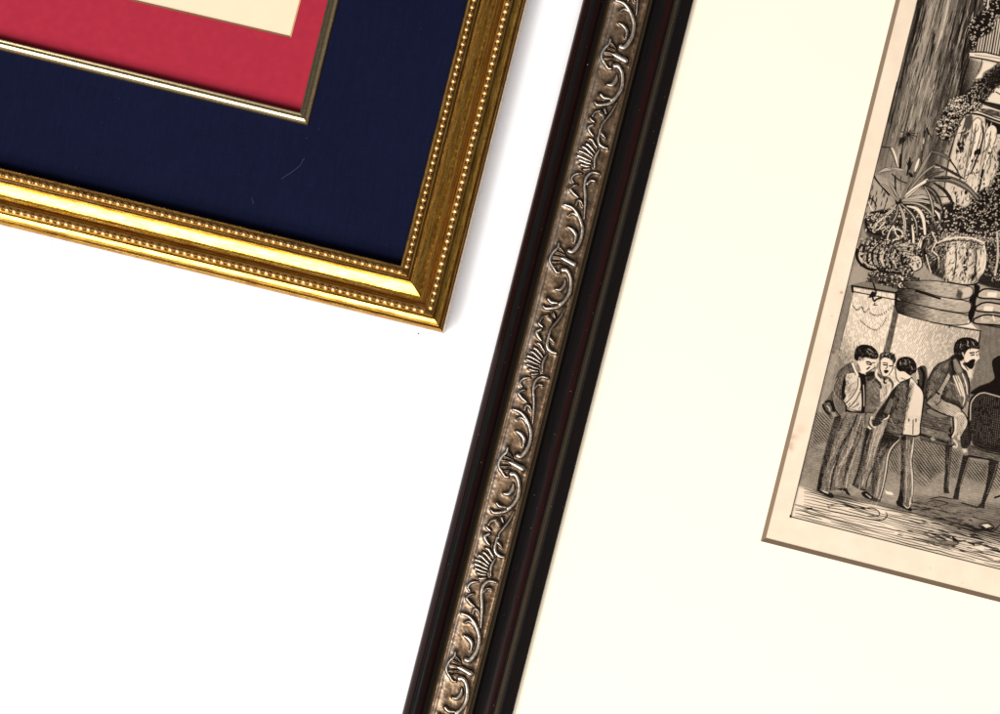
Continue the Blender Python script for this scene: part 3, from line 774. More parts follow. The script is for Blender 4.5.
leaf([(878, 173), (885, 169.8), (893, 169), (903, 170)], 1.3, .55, tap=(.2, .5)); line([(892, 174), (899, 180), (906, 183)], .6, .2); line([(889, 168), (899, 172), (908, 181)], 1.2, .55)
line([(882, 147), (889, 147.5), (893, 148)], .5, .15); line([(892, 148), (895, 155), (898, 167)], .9, .93, 1, (.8, .4)); line([(890, 149), (894, 158), (897, 167)], .35, .15)
line([(895, 176), (895.5, 188), (896, 196)], .8, .15); line([(901, 176), (901, 190)], .35, .3)
fill([(895, 198), (901, 199), (902, 203), (896, 205)], .10, soft=.8)
for p_, w_, t_ in [([(898, 201), (890, 192), (884, 186), (880, 184)], 1.1, .6), ([(899, 200), (894, 190), (888, 181)], .9, .4), ([(902, 200), (906, 190), (909, 180)], .9, .5), ([(901, 204), (910, 212), (916, 222), (917, 236)], 1.1, .3),
                   ([(899, 205), (903, 214), (905, 226), (904, 238)], 1.0, .72), ([(903, 203), (918, 204), (930, 212), (936, 226)], 1.1, .35), ([(905, 201), (922, 201), (938, 206), (948, 218)], 1.0, .7), ([(896, 205), (890, 212), (882, 216), (874, 216)], 1.0, .72),
                   ([(898, 206), (896, 216), (890, 226)], .9, .3), ([(925, 187), (930, 197), (933, 210), (932, 222)], 1.1, .35)]:
    leaf(p_, w_, t_, .05, (.5, .2), .9 if t_ < .5 else .2)

PATCH = [(942, 204), (952, 203), (964, 208), (985, 222), (1035, 230), (1035, 252), (986, 250), (975, 240), (955, 238), (940, 236)]
fill(PATCH, lambda X, Y: .10 + .18 * vnoise(X / 5, Y / 5, 66), soft=1.5); curls(PATCH, 250, .40, .92, 2.6, 67); curls(PATCH, 90, .5, .05, 2.6, 68)
# ---------------- left urn
BOWL = [(857, 256), (859, 247), (863, 240), (872, 238), (885, 243), (900, 240), (918, 246), (922, 258), (919, 268), (908, 273), (890, 272), (872, 270), (861, 264)]
fill(BOWL, lambda X, Y: .16 + .45 * vnoise(X / 4, Y / 8, 71), soft=1)
curls(BOWL, 120, .5, .88, 3.6, 16); curls(BOWL, 100, .6, .05, 3.2, 17)
fill([(895, 246), (910, 242), (913, 250), (911, 258), (900, 252)], .85, .8, soft=1)
for k in range(4): line([(897, 248 + k * 2.4), (904, 247 + k * 2.2), (912, 248 + k * 2.6)], .4, .15)
for k_, xg in enumerate((862, 866.5, 871.5, 877, 883, 889, 895, 901)):
    line([(xg, 247 + k_ * .4), (xg - 2.2, 256 + k_ * .4), (xg + 1.2, 266 + k_ * .3)], 1.25, .84 if k_ % 2 == 0 else .62, .8, (.5, .4)); line([(xg + 2.3, 247.5 + k_ * .4), (xg + .4, 256 + k_ * .4), (xg + 3.2, 266 + k_ * .3)], .7, .07, .9, (.5, .6))
curls(BOWL, 90, .42, .88, 3.0, 161); curls(BOWL, 60, .5, .05, 2.8, 162)
for x in (869, 884): line([(x, 252), (x - 2, 260), (x + 1, 267)], 1.1, .10 if x % 2 else .8, .85, (.4, .4))
line([(857, 250), (857, 258), (862, 265), (872, 270), (890, 273), (905, 273)], 1.3, .07); line([(859, 256), (865, 263), (875, 268)], .5, .8)
fill([(866, 213), (878, 211), (890, 218), (894, 232), (884, 238), (871, 232), (865, 222)], .2, .5, soft=1)
line([(866, 222), (868, 215), (875, 212), (885, 213)], .9, .07); line([(866, 222), (868, 230), (875, 234), (884, 233)], .9, .06)
curls([(867, 214), (890, 214), (892, 232), (872, 231)], 60, .45, .88, 4.2, 18)
for p in [[(893, 226), (889, 233), (887, 240)], [(894, 226), (896, 234), (899, 238), (893, 240)], [(893, 228), (901, 231), (903, 236)], [(885, 222), (878, 230)], [(883, 218), (876, 224)]]:
    line(p, .55, .9)
fill([(912, 257), (918, 256), (922, 262), (920, 269), (914, 270), (910, 264)], .82); curls([(912, 257), (921, 260), (919, 269), (911, 267)], 20, .35, .15, 1.8, 19); line([(922, 260), (922, 267), (916, 271)], .5, .1)
STEM = [(864, 276), (872, 272), (900, 274), (918, 278), (919, 286), (905, 287), (890, 290), (868, 285), (860, 281)]
fill(STEM, .32, soft=.6); curls(STEM, 60, .45, .88, 3.2, 20); curls(STEM, 60, .5, .05, 2.6, 21)
line([(900, 276), (903, 281), (899, 285), (903, 290)], .6, .92)

# ---------------- big urn
URN = [(922, 240), (922, 256), (927, 268), (936, 276), (950, 281), (966, 283.5), (978, 281), (984, 270), (986, 256), (983, 244), (975, 237), (955, 236), (935, 234)]
def urn(X, Y): return np.clip(np.interp(X, [920, 928, 938, 944, 950, 958, 966, 972, 978, 983, 987], [.12, .24, .22, .38, .80, .72, .84, .5, .62, .84, .3]) + .28 * (vnoise(X / 1.6, Y / 6, 81) - .5), .05, .95)
fill(URN, urn, soft=.8)
curls([(938, 232), (984, 236), (986, 250), (970, 248), (950, 246), (940, 244)], 210, .42, .85, 2.0, 22)
curls([(924, 236), (950, 236), (945, 262), (930, 264)], 80, .4, .75, 2.6, 23)
for p in [[(932, 232), (936, 242), (932, 250), (938, 256), (939, 268)], [(950, 236), (943, 240), (938, 243), (936, 241)], [(955, 236), (958, 246), (955, 262), (954, 276)], [(960, 240), (958, 258), (956, 272)], [(926, 255), (929, 266), (931, 272)]]:
    line(p, .6, .88)
for k in range(60):
    x, y = r.uniform(944, 984), r.uniform(248, 280)
    line([(x, y), (x - .6, y + 2), (x - r.uniform(-.4, 1.2), y + 4)], r.uniform(.3, .8), .12, .85, (.4, .3))
streaks([(926, 242), (945, 240), (983, 246), (983, 266), (974, 279), (945, 278), (928, 264)], RDIR + 8, 140, (3, 9), seed=431, pd=.55, wig=.5, wd=(.15, .4))
for x, y in [(965, 268), (968, 254), (963, 262), (955, 274), (971, 276)]: fill([(x - 2, y - 2), (x + 2, y - 1.5), (x + 2.3, y + 2), (x - 1, y + 2.4), (x - 2.4, y)], .07)
for lobe, tn in (([(947, 252), (953, 248), (955, 262), (953, 276), (948, 278), (945, 264)], .95), ([(958, 250), (963, 252), (963, 268), (960, 280), (956, 276), (956, 262)], .9), ([(968, 250), (974, 252), (974, 268), (970, 280), (967, 272)], .88), ([(978, 250), (984, 254), (984, 266), (979, 279), (976, 270)], .95)):
    fill(lobe, tn, .62, soft=1.2)
streaks([(946, 246), (983, 248), (983, 266), (974, 280), (947, 278)], RDIR + 8, 46, (3, 7), seed=438, pd=1, wig=.9, wd=(.3, .6), al=(.6, .9)); streaks([(946, 246), (983, 248), (983, 266), (974, 280), (947, 278)], RDIR + 8, 50, (3, 7), seed=439, pd=0, tones=(.1, .97), wig=.9, wd=(.3, .55), al=(.6, .9))
for lx in (955.5, 975.5): line([(lx, 246), (lx + .8, 258), (lx - 1.5, 278)], .6, .1, .85, (.3, .5))
line([(944, 240), (956, 237.5), (972, 238.5), (984, 243)], .9, .9); line([(943, 242.5), (956, 240.5), (972, 241.5), (983, 246)], .45, .1)
line([(984, 246), (986, 258), (983, 272), (978, 281)], 1.0, .92); line([(986, 244), (987.5, 258), (985, 272), (979, 282.5), (966, 285), (948, 282)], .7, .06)
fill([(987, 244), (1035, 240), (1035, 290), (980, 284), (986, 268)], .2, soft=1); curls([(988, 240), (1030, 236), (1030, 282), (986, 280)], 190, .4, .7, 2.6, 24)
line([(997, 232), (998, 255), (995, 275)], 1.0, .75)

# ---------------- pedestals
fill([(848, 283), (856, 283), (848, 318), (838, 350), (831, 350)], lambda X, Y: .50 + .06 * vnoise(X, Y / 3, 3), curve=False, soft=.6)
fill([(849, 266), (862, 268), (868, 275), (862, 285), (846, 284)], .62, soft=1)
PED = [(853, 287), (896, 294), (895.5, 300), (891, 322), (884, 352), (868, 380), (842, 362), (838, 350), (848, 318)]
fill(PED, lambda X, Y: .96 - .22 * np.clip((Y - 318 - (X - 845) * 1.3) / 30, 0, 1), curve=False, soft=.8)
hatch(PED, rail_dir - 8, 1.5, .42, .34, wob=.1, seed=91, cut=.42)
fill([(853.5, 284), (868, 282), (896, 289), (897, 294), (853, 287)], .5, soft=.5)
line([(853, 286), (897, 293)], .8, .10); line([(853, 291.5), (895.5, 299.8)], .55, .12); line([(852, 286), (852.8, 292)], 1.1, .08); line([(853, 292), (846, 322), (839, 350)], .4, .35)
fill([(872, 291), (877, 293), (875, 297), (868, 298)], .1); line([(872, 295), (874, 301), (877, 299), (881, 298)], .9, .08); line([(875, 303), (874, 305), (876.5, 305)], .5, .12); line([(873, 282), (876, 292)], .8, .1)
for cv in [[(853, 306), (857, 310), (862, 307), (864, 312), (869, 309)], [(870, 313), (876, 315.5), (884, 313), (893, 306)], [(861, 321), (868, 327), (876, 330), (882, 325), (886, 318)]]:
    for q in cr(cv, 4)[::1]:
        line([(q[0] - .3, q[1] - .6), (q[0] + .5, q[1] + .7)], .4, .2, .8, curve=False)
fill([(897, 296), (900, 312), (890, 353), (883, 353), (891, 322), (894, 305)], lambda X, Y: .34 + .12 * vnoise(X / 2, Y / 3, 3), curve=False, soft=.4)
line([(896, 293), (896, 305), (899, 313)], 1.3, .06)
PL = [(898.5, 313.5), (930, 321), (958, 327), (980.5, 331), (974, 375), (968, 400), (886, 400), (889, 357)]
fill(PL, lambda X, Y: .94 - .20 * np.clip((X - 905) / 45, 0, 1) + .06 * vnoise(X / 3, Y / 3, 4), curve=False, soft=.5)
hatch(PL, rail_dir + 12, 1.55, .40, .36, wob=.15, seed=92, cut=.36)
WL = [(971, 322), (1035, 334), (1035, 410), (968, 402), (974, 372), (980.5, 331)]
fill(WL, lambda X, Y: .56 + .05 * vnoise(X / 3, Y / 3, 6), curve=False, soft=.5)
hatch(WL, rail_dir - 13, 1.15, .4, .42, wob=.2, seed=93); hatch(WL, 14, 1.5, .18, .4, wob=.2, seed=94)
line([(980.5, 331), (978.5, 345)], .6, .1); line([(930, 322), (958, 327.3), (980.5, 331)], .5, .1); line([(970, 321), (985, 325), (1035, 333)], .6, .15); line([(949.6, 325.5), (949.2, 328)], .5, .08)
fill([(958, 326), (970, 322.5), (977, 329)], .95, curve=False)
# ring cushions
def ring(pts, seed, hl=None):
    fill(pts, lambda X, Y: np.clip(.24 + .50 * np.clip((X - 900) / 34, 0, 1) + .22 * (vnoise(X / 3, Y / .8, seed) - .5), .08, .9), soft=.5)
    hatch(pts, 12, .9, .25, .45, wob=.3, seed=seed + 3)
    line(list(pts) + [pts[0]], .4, .10)
ring([(901, 281), (930, 280.5), (950, 283), (969, 286.5), (973, 290.5), (971, 296.5), (963, 299), (945, 297.5), (925, 293), (906, 287)], 101)
ring([(899, 288), (915, 289.5), (942, 297), (967, 301), (971, 306), (968, 312.5), (955, 312), (930, 307.5), (905, 301.5), (896.5, 295)], 102)
ring([(897, 300), (910, 303), (940, 310), (966, 315), (970, 319.5), (968, 324), (950, 325), (925, 320.5), (900, 313.5), (896, 307)], 103)
fill([(962, 289), (969, 287), (972.5, 290.5), (970, 295.5), (963, 297)], .8, .9, soft=.6); fill([(957, 304), (968, 304), (969.5, 308), (966, 311), (957, 310)], .68, .9, soft=.5); line([(967.5, 316.5), (969.3, 319.5), (968, 323)], .5, .92)
line([(940, 298), (955, 301), (964, 301.5)], .5, .8); line([(916, 291), (940, 298.5)], 1.0, .06); fill([(958, 289), (963, 293), (961, 299), (956, 297)], .2, .7, soft=1)
fill([(974, 284), (980, 287), (976, 300), (975, 312), (971, 322), (968, 315), (972, 305), (969, 300), (974, 293)], .05, soft=.6)
for k, (y, hl) in enumerate([(289, (988, 292)), (302.5, (984.5, 306)), (315, None)]):
    pts = [(978 - k * 2, y + 4), (985, y), (1000, y + 1.5), (1035, y + 8), (1035, y + 18), (1000, y + 10.5), (985, y + 9.5), (978 - k * 2, y + 8)]
    fill(pts, lambda X, Y: .6 + .2 * vnoise(X / 4, Y, 7), soft=.5); line(pts + [pts[0]], .8, .06)
    if hl: fill([(hl[0], hl[1]), (hl[0] + 9, hl[1] + .6), (hl[0] + 8, hl[1] + 5.4), (hl[0] - 1, hl[1] + 4.4)], .95, curve=False)
    else: line([(982.5, 316.5), (981.5, 320)], .5, .95); line([(993, 316), (994.5, 320.5)], .6, .95)

# ---------------- lower wall and its diagonal shading
LOW = [(834, 350), (845, 350), (900, 398), (1035, 398), (1035, 545), (912, 512), (798, 490)]
fill([(812, 416), (1035, 425), (1035, 545), (915, 514), (880, 505), (797, 488)], lambda X, Y: .55 + .07 * (vnoise(X / 5, Y / 5, 110) - .5) + .05 * np.clip((Y - 470) / 20, 0, 1), curve=False, soft=5)
for reg, a, sp in [([(815, 412), (832, 416), (829, 440), (812, 446)], 48, 2.3), ([(916, 440), (945, 447), (943, 468), (930, 478), (914, 465)], 52, 2.4), ([(951, 448), (961, 452), (957, 478), (951, 476)], 55, 2.0),
                   ([(969, 460), (989, 464), (986, 484), (966, 478)], 52, 2.4), ([(891, 446), (899, 443), (899, 474), (890, 470)], 60, 2.4), ([(996, 465), (1025, 470), (1025, 492), (990, 488)], 52, 2.5)]:
    hatch(reg, a, sp, .75, .36, wob=.35, seed=int(sp * 50), soft=2.0)
hatch([(916, 460), (940, 470), (925, 488), (912, 480)], 48, 2.8, .55, .28, wob=.5, seed=140, soft=3)
# ---------------- floor
FL = [(798, 486), (830, 497), (870, 503), (912, 513), (955, 524), (1035, 540), (1035, 578), (790.5, 516.5)]
fill(FL, lambda X, Y: np.clip(.92 - .35 * np.clip((X - 900) / 60, 0, 1) * np.clip((550 - Y) / 22, 0, 1), .2, .95), curve=False, soft=2.2)
fill([(915, 495), (1035, 510), (1035, 545), (960, 530), (914, 512)], lambda X, Y: .46 + .14 * (vnoise(X / 9, Y / 2, 120) - .5), curve=False, soft=3)
r = random.Random(17)
for k in range(17):
    off = -2.4 - k * 2.35 - r.uniform(-.3, .3)
    pts = []
    for x in np.arange(786, 1036, 9):
        y = 516.6 + (x - 790.5) * .249 + off + r.uniform(-.45, .45) + .9 * math.sin(x / 23 + k * .7) * (k > 1)
        lim = 487 + (x - 798) * .232
        if x > BX(y) + 1 and y > lim - 1 : pts.append((x, y))
    if len(pts) > 2:
        w = r.uniform(.32, .5)
        cut0 = 0
        while cut0 < len(pts) - 2:
            ln = r.randint(4, 12); seg = pts[cut0:cut0 + ln]
            if len(seg) > 1: line(seg, w * r.uniform(.8, 1.4), .12, .9, (.4, .4))
            cut0 += ln - (0 if r.random() < .4 else 1)
for k in range(180):
    x = r.uniform(895, 1028); off = -r.uniform(6, 48); y = 516.6 + (x - 790.5) * .249 + off
    L = r.uniform(4, 15)
    line([(x, y), (x + L / 2, y + L * .1 + r.uniform(-.6, .6)), (x + L, y + L * .25 + r.uniform(-1, 1))], r.uniform(.25, .75), r.uniform(.06, .2), .75, (.2, .2))
for p, w in [([(827, 505), (840, 504), (860, 508), (872, 508), (879, 512), (878, 516), (868, 516)], .55), ([(830, 509), (828, 506.5), (836, 506), (848, 507)], .35), ([(886, 512), (887, 516), (882, 520), (870, 519)], .55), ([(846, 506), (862, 508.5), (868, 511)], .5),
             ([(980, 524), (988, 523), (994, 527), (990, 530), (982, 528), (979, 525)], .6), ([(990, 532), (995, 530), (1000, 524)], .5), ([(952, 537), (957, 541), (962, 541), (966, 540)], .7), ([(804, 509), (812, 508), (806, 510)], .5),
             ([(918, 530), (930, 533), (945, 536), (958, 543), (950, 545), (930, 542), (912, 537)], .6), ([(926, 503), (935, 500), (948, 503), (940, 506)], .5), ([(863, 487), (866, 489)], .3)]:
    line(p, w, .12, .9, (.5, .5))
fill([(952, 536), (958, 540), (959, 543), (953, 541)], .1); fill([(970, 542), (975, 543), (974, 546)], .1, curve=False); fill([(982, 524.5), (988, 524), (991, 526.5), (986, 528)], .85)
fill([(920, 538), (940, 541), (958, 541.5), (955, 545), (935, 544)], .45, .8, soft=1.2)
fill([(817, 490), (850, 495), (880, 502), (912, 510), (900, 513), (870, 503), (830, 499)], .33, .6, soft=2.5)

# ---------------- figures
def arm(p, w0, tone, edge=.08):
    line(p, w0 + .4, edge); line(p, w0, tone)
# chair back behind, left bench
fill([(917, 368), (922, 365.5), (926, 367), (928, 376), (927, 390), (922, 396), (917, 388), (919, 378)], .3); line([(921, 368), (924, 376), (922, 392)], 1.4, .08); line([(927, 369), (928.5, 382)], .6, .6); line([(918, 380), (919, 390)], .8, .1)
fill([(920, 392), (926, 398), (950, 412), (952, 446), (946, 447), (920, 440), (918, 415)], lambda X, Y: .26 + .1 * vnoise(X / 2, Y / 2, 8), curve=False)
fill([(927, 409), (934, 407.5), (946, 412), (947, 417), (938, 417), (928, 413)], .50); line([(927, 409), (936, 408), (947, 413)], .5, .1)
hatch([(922, 416), (948, 420), (948, 430), (922, 426)], 50, 1.6, .5, .4, seed=150); fill([(921, 426), (950, 434), (950, 440), (921, 434)], .42, curve=False); line([(921, 434.5), (935, 439), (948, 443)], 1.2, .08)
line([(921, 425.5), (949, 433)], .5, .1); fill([(930, 438), (933, 437), (936, 440), (932, 441)], .6)
# bench leg
fill([(945.5, 443), (952, 446), (950.5, 465), (949, 480), (948.5, 490), (949.8, 493.5), (944, 493), (943.5, 488), (945, 470)], .18, curve=False); line([(950.5, 448), (949, 470), (947.5, 488)], .45, .42)
line([(951.5, 446), (954, 444)], .6, .12)
# seated man
COAT = [(953, 354.5), (947, 359.5), (938, 363.5), (933, 369), (929, 376), (926, 385), (924.5, 395), (927, 402), (934, 402), (950, 405), (961, 410), (966, 404), (970, 392), (969, 380), (966, 370), (961, 359)]
fill(COAT, lambda X, Y: .17 + .10 * vnoise(X / 2, Y / 2, 9)); hatch([(936, 364), (952, 358), (950, 375), (934, 392), (927, 395)], rail_dir - 30, 1.5, .4, .35, True, seed=160, to=.55)
hatch([(947, 378), (958, 385), (960, 404), (944, 398)], 40, 1.5, .45, .35, True, seed=161, to=.5)
SL = [(948, 372.5), (944, 380), (938, 390), (933, 396), (929, 400), (927, 404), (931, 409), (940, 412), (952, 417), (956, 416), (961.5, 409), (955, 404), (944, 399), (941.5, 396), (944, 388), (950, 377)]
fill(SL, lambda X, Y: .62 + .2 * np.clip((X - 938) / 12, 0, 1)); hatch(SL, 35, 1.7, .5, .35, wob=.3, seed=162)
line([(948, 372.5), (943, 382), (938, 390), (931, 398)], .6, .25); line([(941, 396), (944, 400), (956, 405), (961.5, 409)], .7, .08); line([(927, 404), (934, 410), (952, 417), (957, 416)], .7, .08); line([(936, 392), (939, 394)], .9, .12); line([(941, 398), (940, 402), (936, 405)], .5, .25)
fill([(953, 360), (956, 359), (961, 367), (963, 373), (960, 377), (955, 372)], .45); hatch([(953, 360), (956, 359), (963, 373), (960, 377)], 45, 1.2, .4, .4, True, seed=163)
line([(952, 358), (952.5, 367), (956, 374), (961, 378)], .8, .06)
fill([(961, 372), (965, 374), (968.5, 384), (969, 395), (966, 405), (962, 407), (958, 396), (954, 384), (953, 376)], .40)
for p in [[(953.5, 376), (957, 385), (961, 396)], [(958, 376), (962, 386), (964.5, 398), (963, 405)], [(962.5, 374), (966, 384), (967.5, 394)], [(956, 376), (960, 386), (963, 396)]]: line(p, .75, .92, 1, (.7, .5))
line([(968, 374), (969.5, 384), (969, 398)], .5, .1); fill([(967, 370), (971, 369), (972, 366), (971.5, 377), (968.5, 377)], .85)
fill([(960, 361), (964, 362), (969, 369), (967, 371), (962, 367)], .9); line([(963, 363.5), (968, 370)], .5, .1)
fill([(953.5, 350), (955, 343), (960, 338.5), (966, 337.3), (972, 338.2), (977, 341), (979.5, 346), (978.5, 350), (973, 349), (969, 349), (966, 352.5), (965, 358), (961, 360), (955, 356)], .09)
for p in [[(966, 339.5), (968, 342), (967, 345)], [(971, 341), (973, 343), (974, 346)], [(961, 343), (960, 348)], [(967, 345), (970, 347)]]: line(p, .6, .65, .9, (.4, .4))
fill([(966, 352), (969.5, 348.8), (975, 348.6), (979, 350), (978.3, 354), (979.5, 358), (977, 360.5), (973, 364), (967, 362), (964, 358)], .92)
line([(970, 353), (974, 352.6)], .7, .08); line([(971, 355.2), (974.2, 354.8)], .6, .1); line([(976.5, 354), (977.5, 356)], .4, .2); line([(962.5, 353), (964, 356)], .9, .7)
fill([(970, 360.2), (973, 359), (975.3, 360), (974.5, 363), (973, 367.5), (970.5, 369), (966, 366), (963.5, 362.5), (967, 362.5)], .07); line([(976, 352.5), (978.5, 351)], .5, .1)
# his hand and the cloth
fill([(954, 416), (960, 411.5), (965, 415), (967.5, 423), (965, 432), (960, 440), (956, 436), (953, 426)], .82); hatch([(956, 416), (965, 416), (963, 434), (956, 436)], rail_dir + 20, 1.7, .45, .3, seed=165)
line([(961, 410), (966, 416), (967.8, 424), (962, 436)], .6, .1); line([(953, 418), (953.5, 430), (951, 438)], .9, .1); line([(956, 420), (955.5, 430), (952.5, 437)], .8, .93); line([(954, 440), (957, 444), (956.5, 447), (953.5, 446.5)], .8, .9)
fill([(949, 428), (952, 426), (951, 438), (948, 436)], .1); fill([(960, 437), (966, 428), (970, 432), (970, 446), (962, 448)], .2)
fill([(962, 449), (966, 448.5), (967, 452), (964, 453)], .85, soft=.6)
# figure in black at the right edge
fill([(993, 370), (992, 362), (995, 358), (1003, 355), (1035, 352), (1035, 420), (1000, 400), (985, 394), (971, 394), (974, 389), (982, 385), (990, 382), (994.5, 378)], lambda X, Y: .06 + .05 * vnoise(X / 3, Y / 3, 2))
line([(972, 391), (980, 386), (990, 382.5)], .4, .3)
# caned chair
CH = [(971, 402), (975, 396), (982, 393.5), (992, 395), (1035, 408), (1035, 462), (992, 455), (976, 448), (971, 438), (969.5, 420)]
fill(CH, .16, soft=.6); hatch(CH, rail_dir - 8, 2.1, .55, .32, True, wob=.3, seed=170, to=.62, cut=.35); hatch(CH, 15, 2.3, .5, .3, wob=.3, seed=171, to=.05)
fill([(976, 436), (990, 444), (1035, 450), (1035, 462), (992, 455), (978, 449)], .12, .6, soft=2)
line([(970, 440), (968.8, 420), (970.5, 402), (975, 395.5), (982, 392.5), (992, 394.2), (1035, 407)], 1.4, .12); line([(970.3, 420), (971, 404), (975.5, 396.5), (982, 393), (992, 394.6), (1035, 407.5)], .6, .72)
fill([(968, 446), (972, 445), (988, 451), (1035, 460), (1035, 468), (996, 462), (989, 460), (968, 456)], .38, curve=False); line([(968, 456), (989, 459.5), (997, 462)], .9, .06); line([(971, 446), (988, 452), (1010, 456)], .5, .08)
fill([(963, 455), (970, 456), (969, 461), (965, 474), (960, 488), (958.5, 500), (952.5, 499), (954, 494), (957, 482), (960.5, 466)], .17, curve=False); line([(969, 458), (965, 470), (960, 486)], .55, .48, .9)
fill([(989, 459), (999, 462), (996, 474), (991, 488), (985, 503), (984.5, 508.5), (976.5, 507.5), (981, 503), (985.5, 488), (988, 473)], .17, curve=False); line([(997, 464), (993, 478), (987, 494)], .5, .45, .9)
line([(1000, 496), (995, 497.5)], .9, .1); line([(952, 499), (940, 497), (930, 499)], .6, .2); line([(977, 507.5), (962, 503)], .8, .2)

# man bending, far left
fill([(853, 361), (846, 364.5), (840, 369.5), (836, 377), (834, 386), (830, 395), (824, 402.5), (822, 407), (825, 412), (830, 417), (834, 420), (838, 417), (845, 415), (848, 408), (862, 411), (862, 380), (858, 372)], lambda X, Y: .34 + .12 * vnoise(X / 2, Y / 3, 12))
hatch([(853, 362), (838, 372), (834, 388), (831, 400), (845, 412), (847, 385)], rail_dir - 20, 1.5, .55, .42, seed=180)
fill([(847, 374), (854, 373), (858, 376), (858.5, 386), (856, 394), (850, 400), (845, 405), (842, 398), (843, 386)], .86); hatch([(847, 386), (856, 380), (857, 392), (848, 402)], 60, 1.5, .35, .3, seed=181)
fill([(844, 376), (846, 382), (844.5, 392), (846, 396), (842, 402), (840.5, 397), (842, 388)], .07, soft=.5)
for p in [[(859.5, 379), (859, 388), (854, 397), (847, 404)]]: line(p, 1.5, .88); line([(x + 1.7, y + .5) for x, y in p], .5, .1); line([(x - 1.6, y - .5) for x, y in p], .4, .15)
fill([(856, 396), (860, 390), (861.5, 400), (860.5, 410), (849, 408), (848, 405)], .82); line([(850, 407), (856, 400), (860, 392)], .45, .15); line([(852, 408), (859, 404)], .35, .3)
fill([(859, 372), (864, 373), (866, 380), (867, 392), (866.5, 404), (866, 412), (861.5, 412), (862, 400), (861, 385)], .08, soft=.5); line([(863.5, 385), (864, 394), (864, 406)], .45, .75)
line([(836, 396), (833, 388), (837, 378)], .4, .6); fill([(832, 398), (838, 396), (845, 404), (846, 412), (840, 417), (835, 410)], .52); hatch([(833, 398), (840, 398), (846, 410), (840, 416)], 48, 1.3, .4, .4, seed=182); line([(838, 396), (845, 404), (846, 412)], .7, .08); line([(832, 398), (835, 409), (840, 416)], .6, .1)
line([(823, 405), (825, 410), (829, 414)], 1.0, .08); line([(827, 406), (829, 408), (830, 411)], .6, .75); line([(826, 402), (830, 401), (832, 405), (834, 412)], 1.1, .08); fill([(831, 412), (835, 412), (837, 417), (834, 419)], .6)
line([(846, 410), (852, 412.3), (862, 412.5)], 1.0, .07)
fill([(846, 412), (863, 413.5), (870, 414), (869, 428), (864, 446), (858, 468), (850, 484), (846, 491), (838, 490), (829, 491), (817, 489), (820, 474), (824, 452), (829, 432), (833, 418)], lambda X, Y: .46 + .1 * vnoise(X / 2, Y / 4, 13), curve=False)
fill([(835, 417), (841, 416), (838, 428), (833, 444), (828, 462), (823, 478), (820, 490), (817, 489), (820, 472), (824, 455), (829, 436)], .11, soft=.7)
for p, w, tn in [([(857, 415), (852, 428), (842, 446), (836, 462), (832, 478), (830.5, 490)], 1.6, .09), ([(861, 416), (857, 430), (851, 446), (843, 462), (838, 474)], .8, .85), ([(853, 428), (850, 445), (846, 455), (839, 466)], 1.2, .78),
                 ([(848, 420), (842, 430), (838, 440)], .7, .62), ([(846, 428), (838, 444), (830, 460)], 1.4, .68), ([(836, 460), (831, 474), (829, 488)], .8, .85), ([(863, 424), (859, 440), (852, 456), (846, 470), (843, 484)], .9, .10),
                 ([(862, 420), (857, 434), (854, 446)], 1.3, .30), ([(853, 446), (848, 462), (845, 476)], 1.6, .14), ([(857, 446), (853, 460), (848, 474), (846, 488)], .6, .8), ([(847, 414), (841, 424), (838, 432)], .5, .15), ([(838, 478), (836, 486)], 1.8, .72), ([(826, 466), (823, 480), (822, 488)], .5, .5)]:
    line(p, w, tn, .95, (.5, .4))
hatch([(840, 418), (862, 418), (852, 456), (843, 486), (820, 488), (832, 440)], rail_dir - 14, 1.4, .5, .38, seed=184, cut=.2)
for p in [[(817, 489), (820, 492.5), (826, 496), (832, 498), (833.6, 496.5), (831, 492.5), (825, 492)], [(836, 489), (841, 490.5), (845, 493), (850, 495.5), (848, 491), (845.5, 488)], [(852, 484.5), (857, 488), (863, 490.5), (866.5, 489.5), (861, 486)]]:
    fill(p, .08)
line([(823, 491), (828, 493)], .7, .8); line([(842, 490.5), (845.5, 492.5)], .4, .75)
fill([(854, 356), (855.5, 349), (860, 345.2), (866, 344.6), (872, 346.5), (877, 351), (878.5, 356.5), (876, 359), (872, 359), (867, 357.5), (864, 357.5), (862.5, 361), (858, 361), (855, 359.5)], .09)
for p in [[(867, 349), (871, 350.5), (874, 354)], [(870, 353), (875, 357)], [(866, 350), (870, 355)]]: line(p, .6, .6, .9, (.4, .4))
fill([(858, 361), (860, 357.5), (862.5, 357.5), (863, 361), (866, 358.3), (870, 359.3), (876, 359.5), (875.6, 363.5), (873, 366), (873, 369), (868, 373), (862, 373.5), (859, 370)], .92)
fill([(858.5, 357.5), (861, 356.5), (862.3, 359), (860.5, 361.5), (858.7, 360)], .6); line([(866.5, 362), (869, 362), (871.5, 363.8)], .7, .08); line([(867, 363.8), (871, 365)], .6, .12); line([(872.5, 363), (875, 362.5)], .45, .2); line([(867, 369.2), (869.5, 367.3)], .7, .12); line([(866, 373), (872, 369.5), (875, 367.5)], .5, .25)
line([(852.5, 363.5), (855, 370), (857.5, 375)], 1.1, .93); line([(851.5, 365), (855.5, 375)], .35, .1); fill([(856, 362), (859, 365), (861, 371), (858, 372)], .5); line([(859, 373.5), (863, 376), (870, 375)], .9, .08)
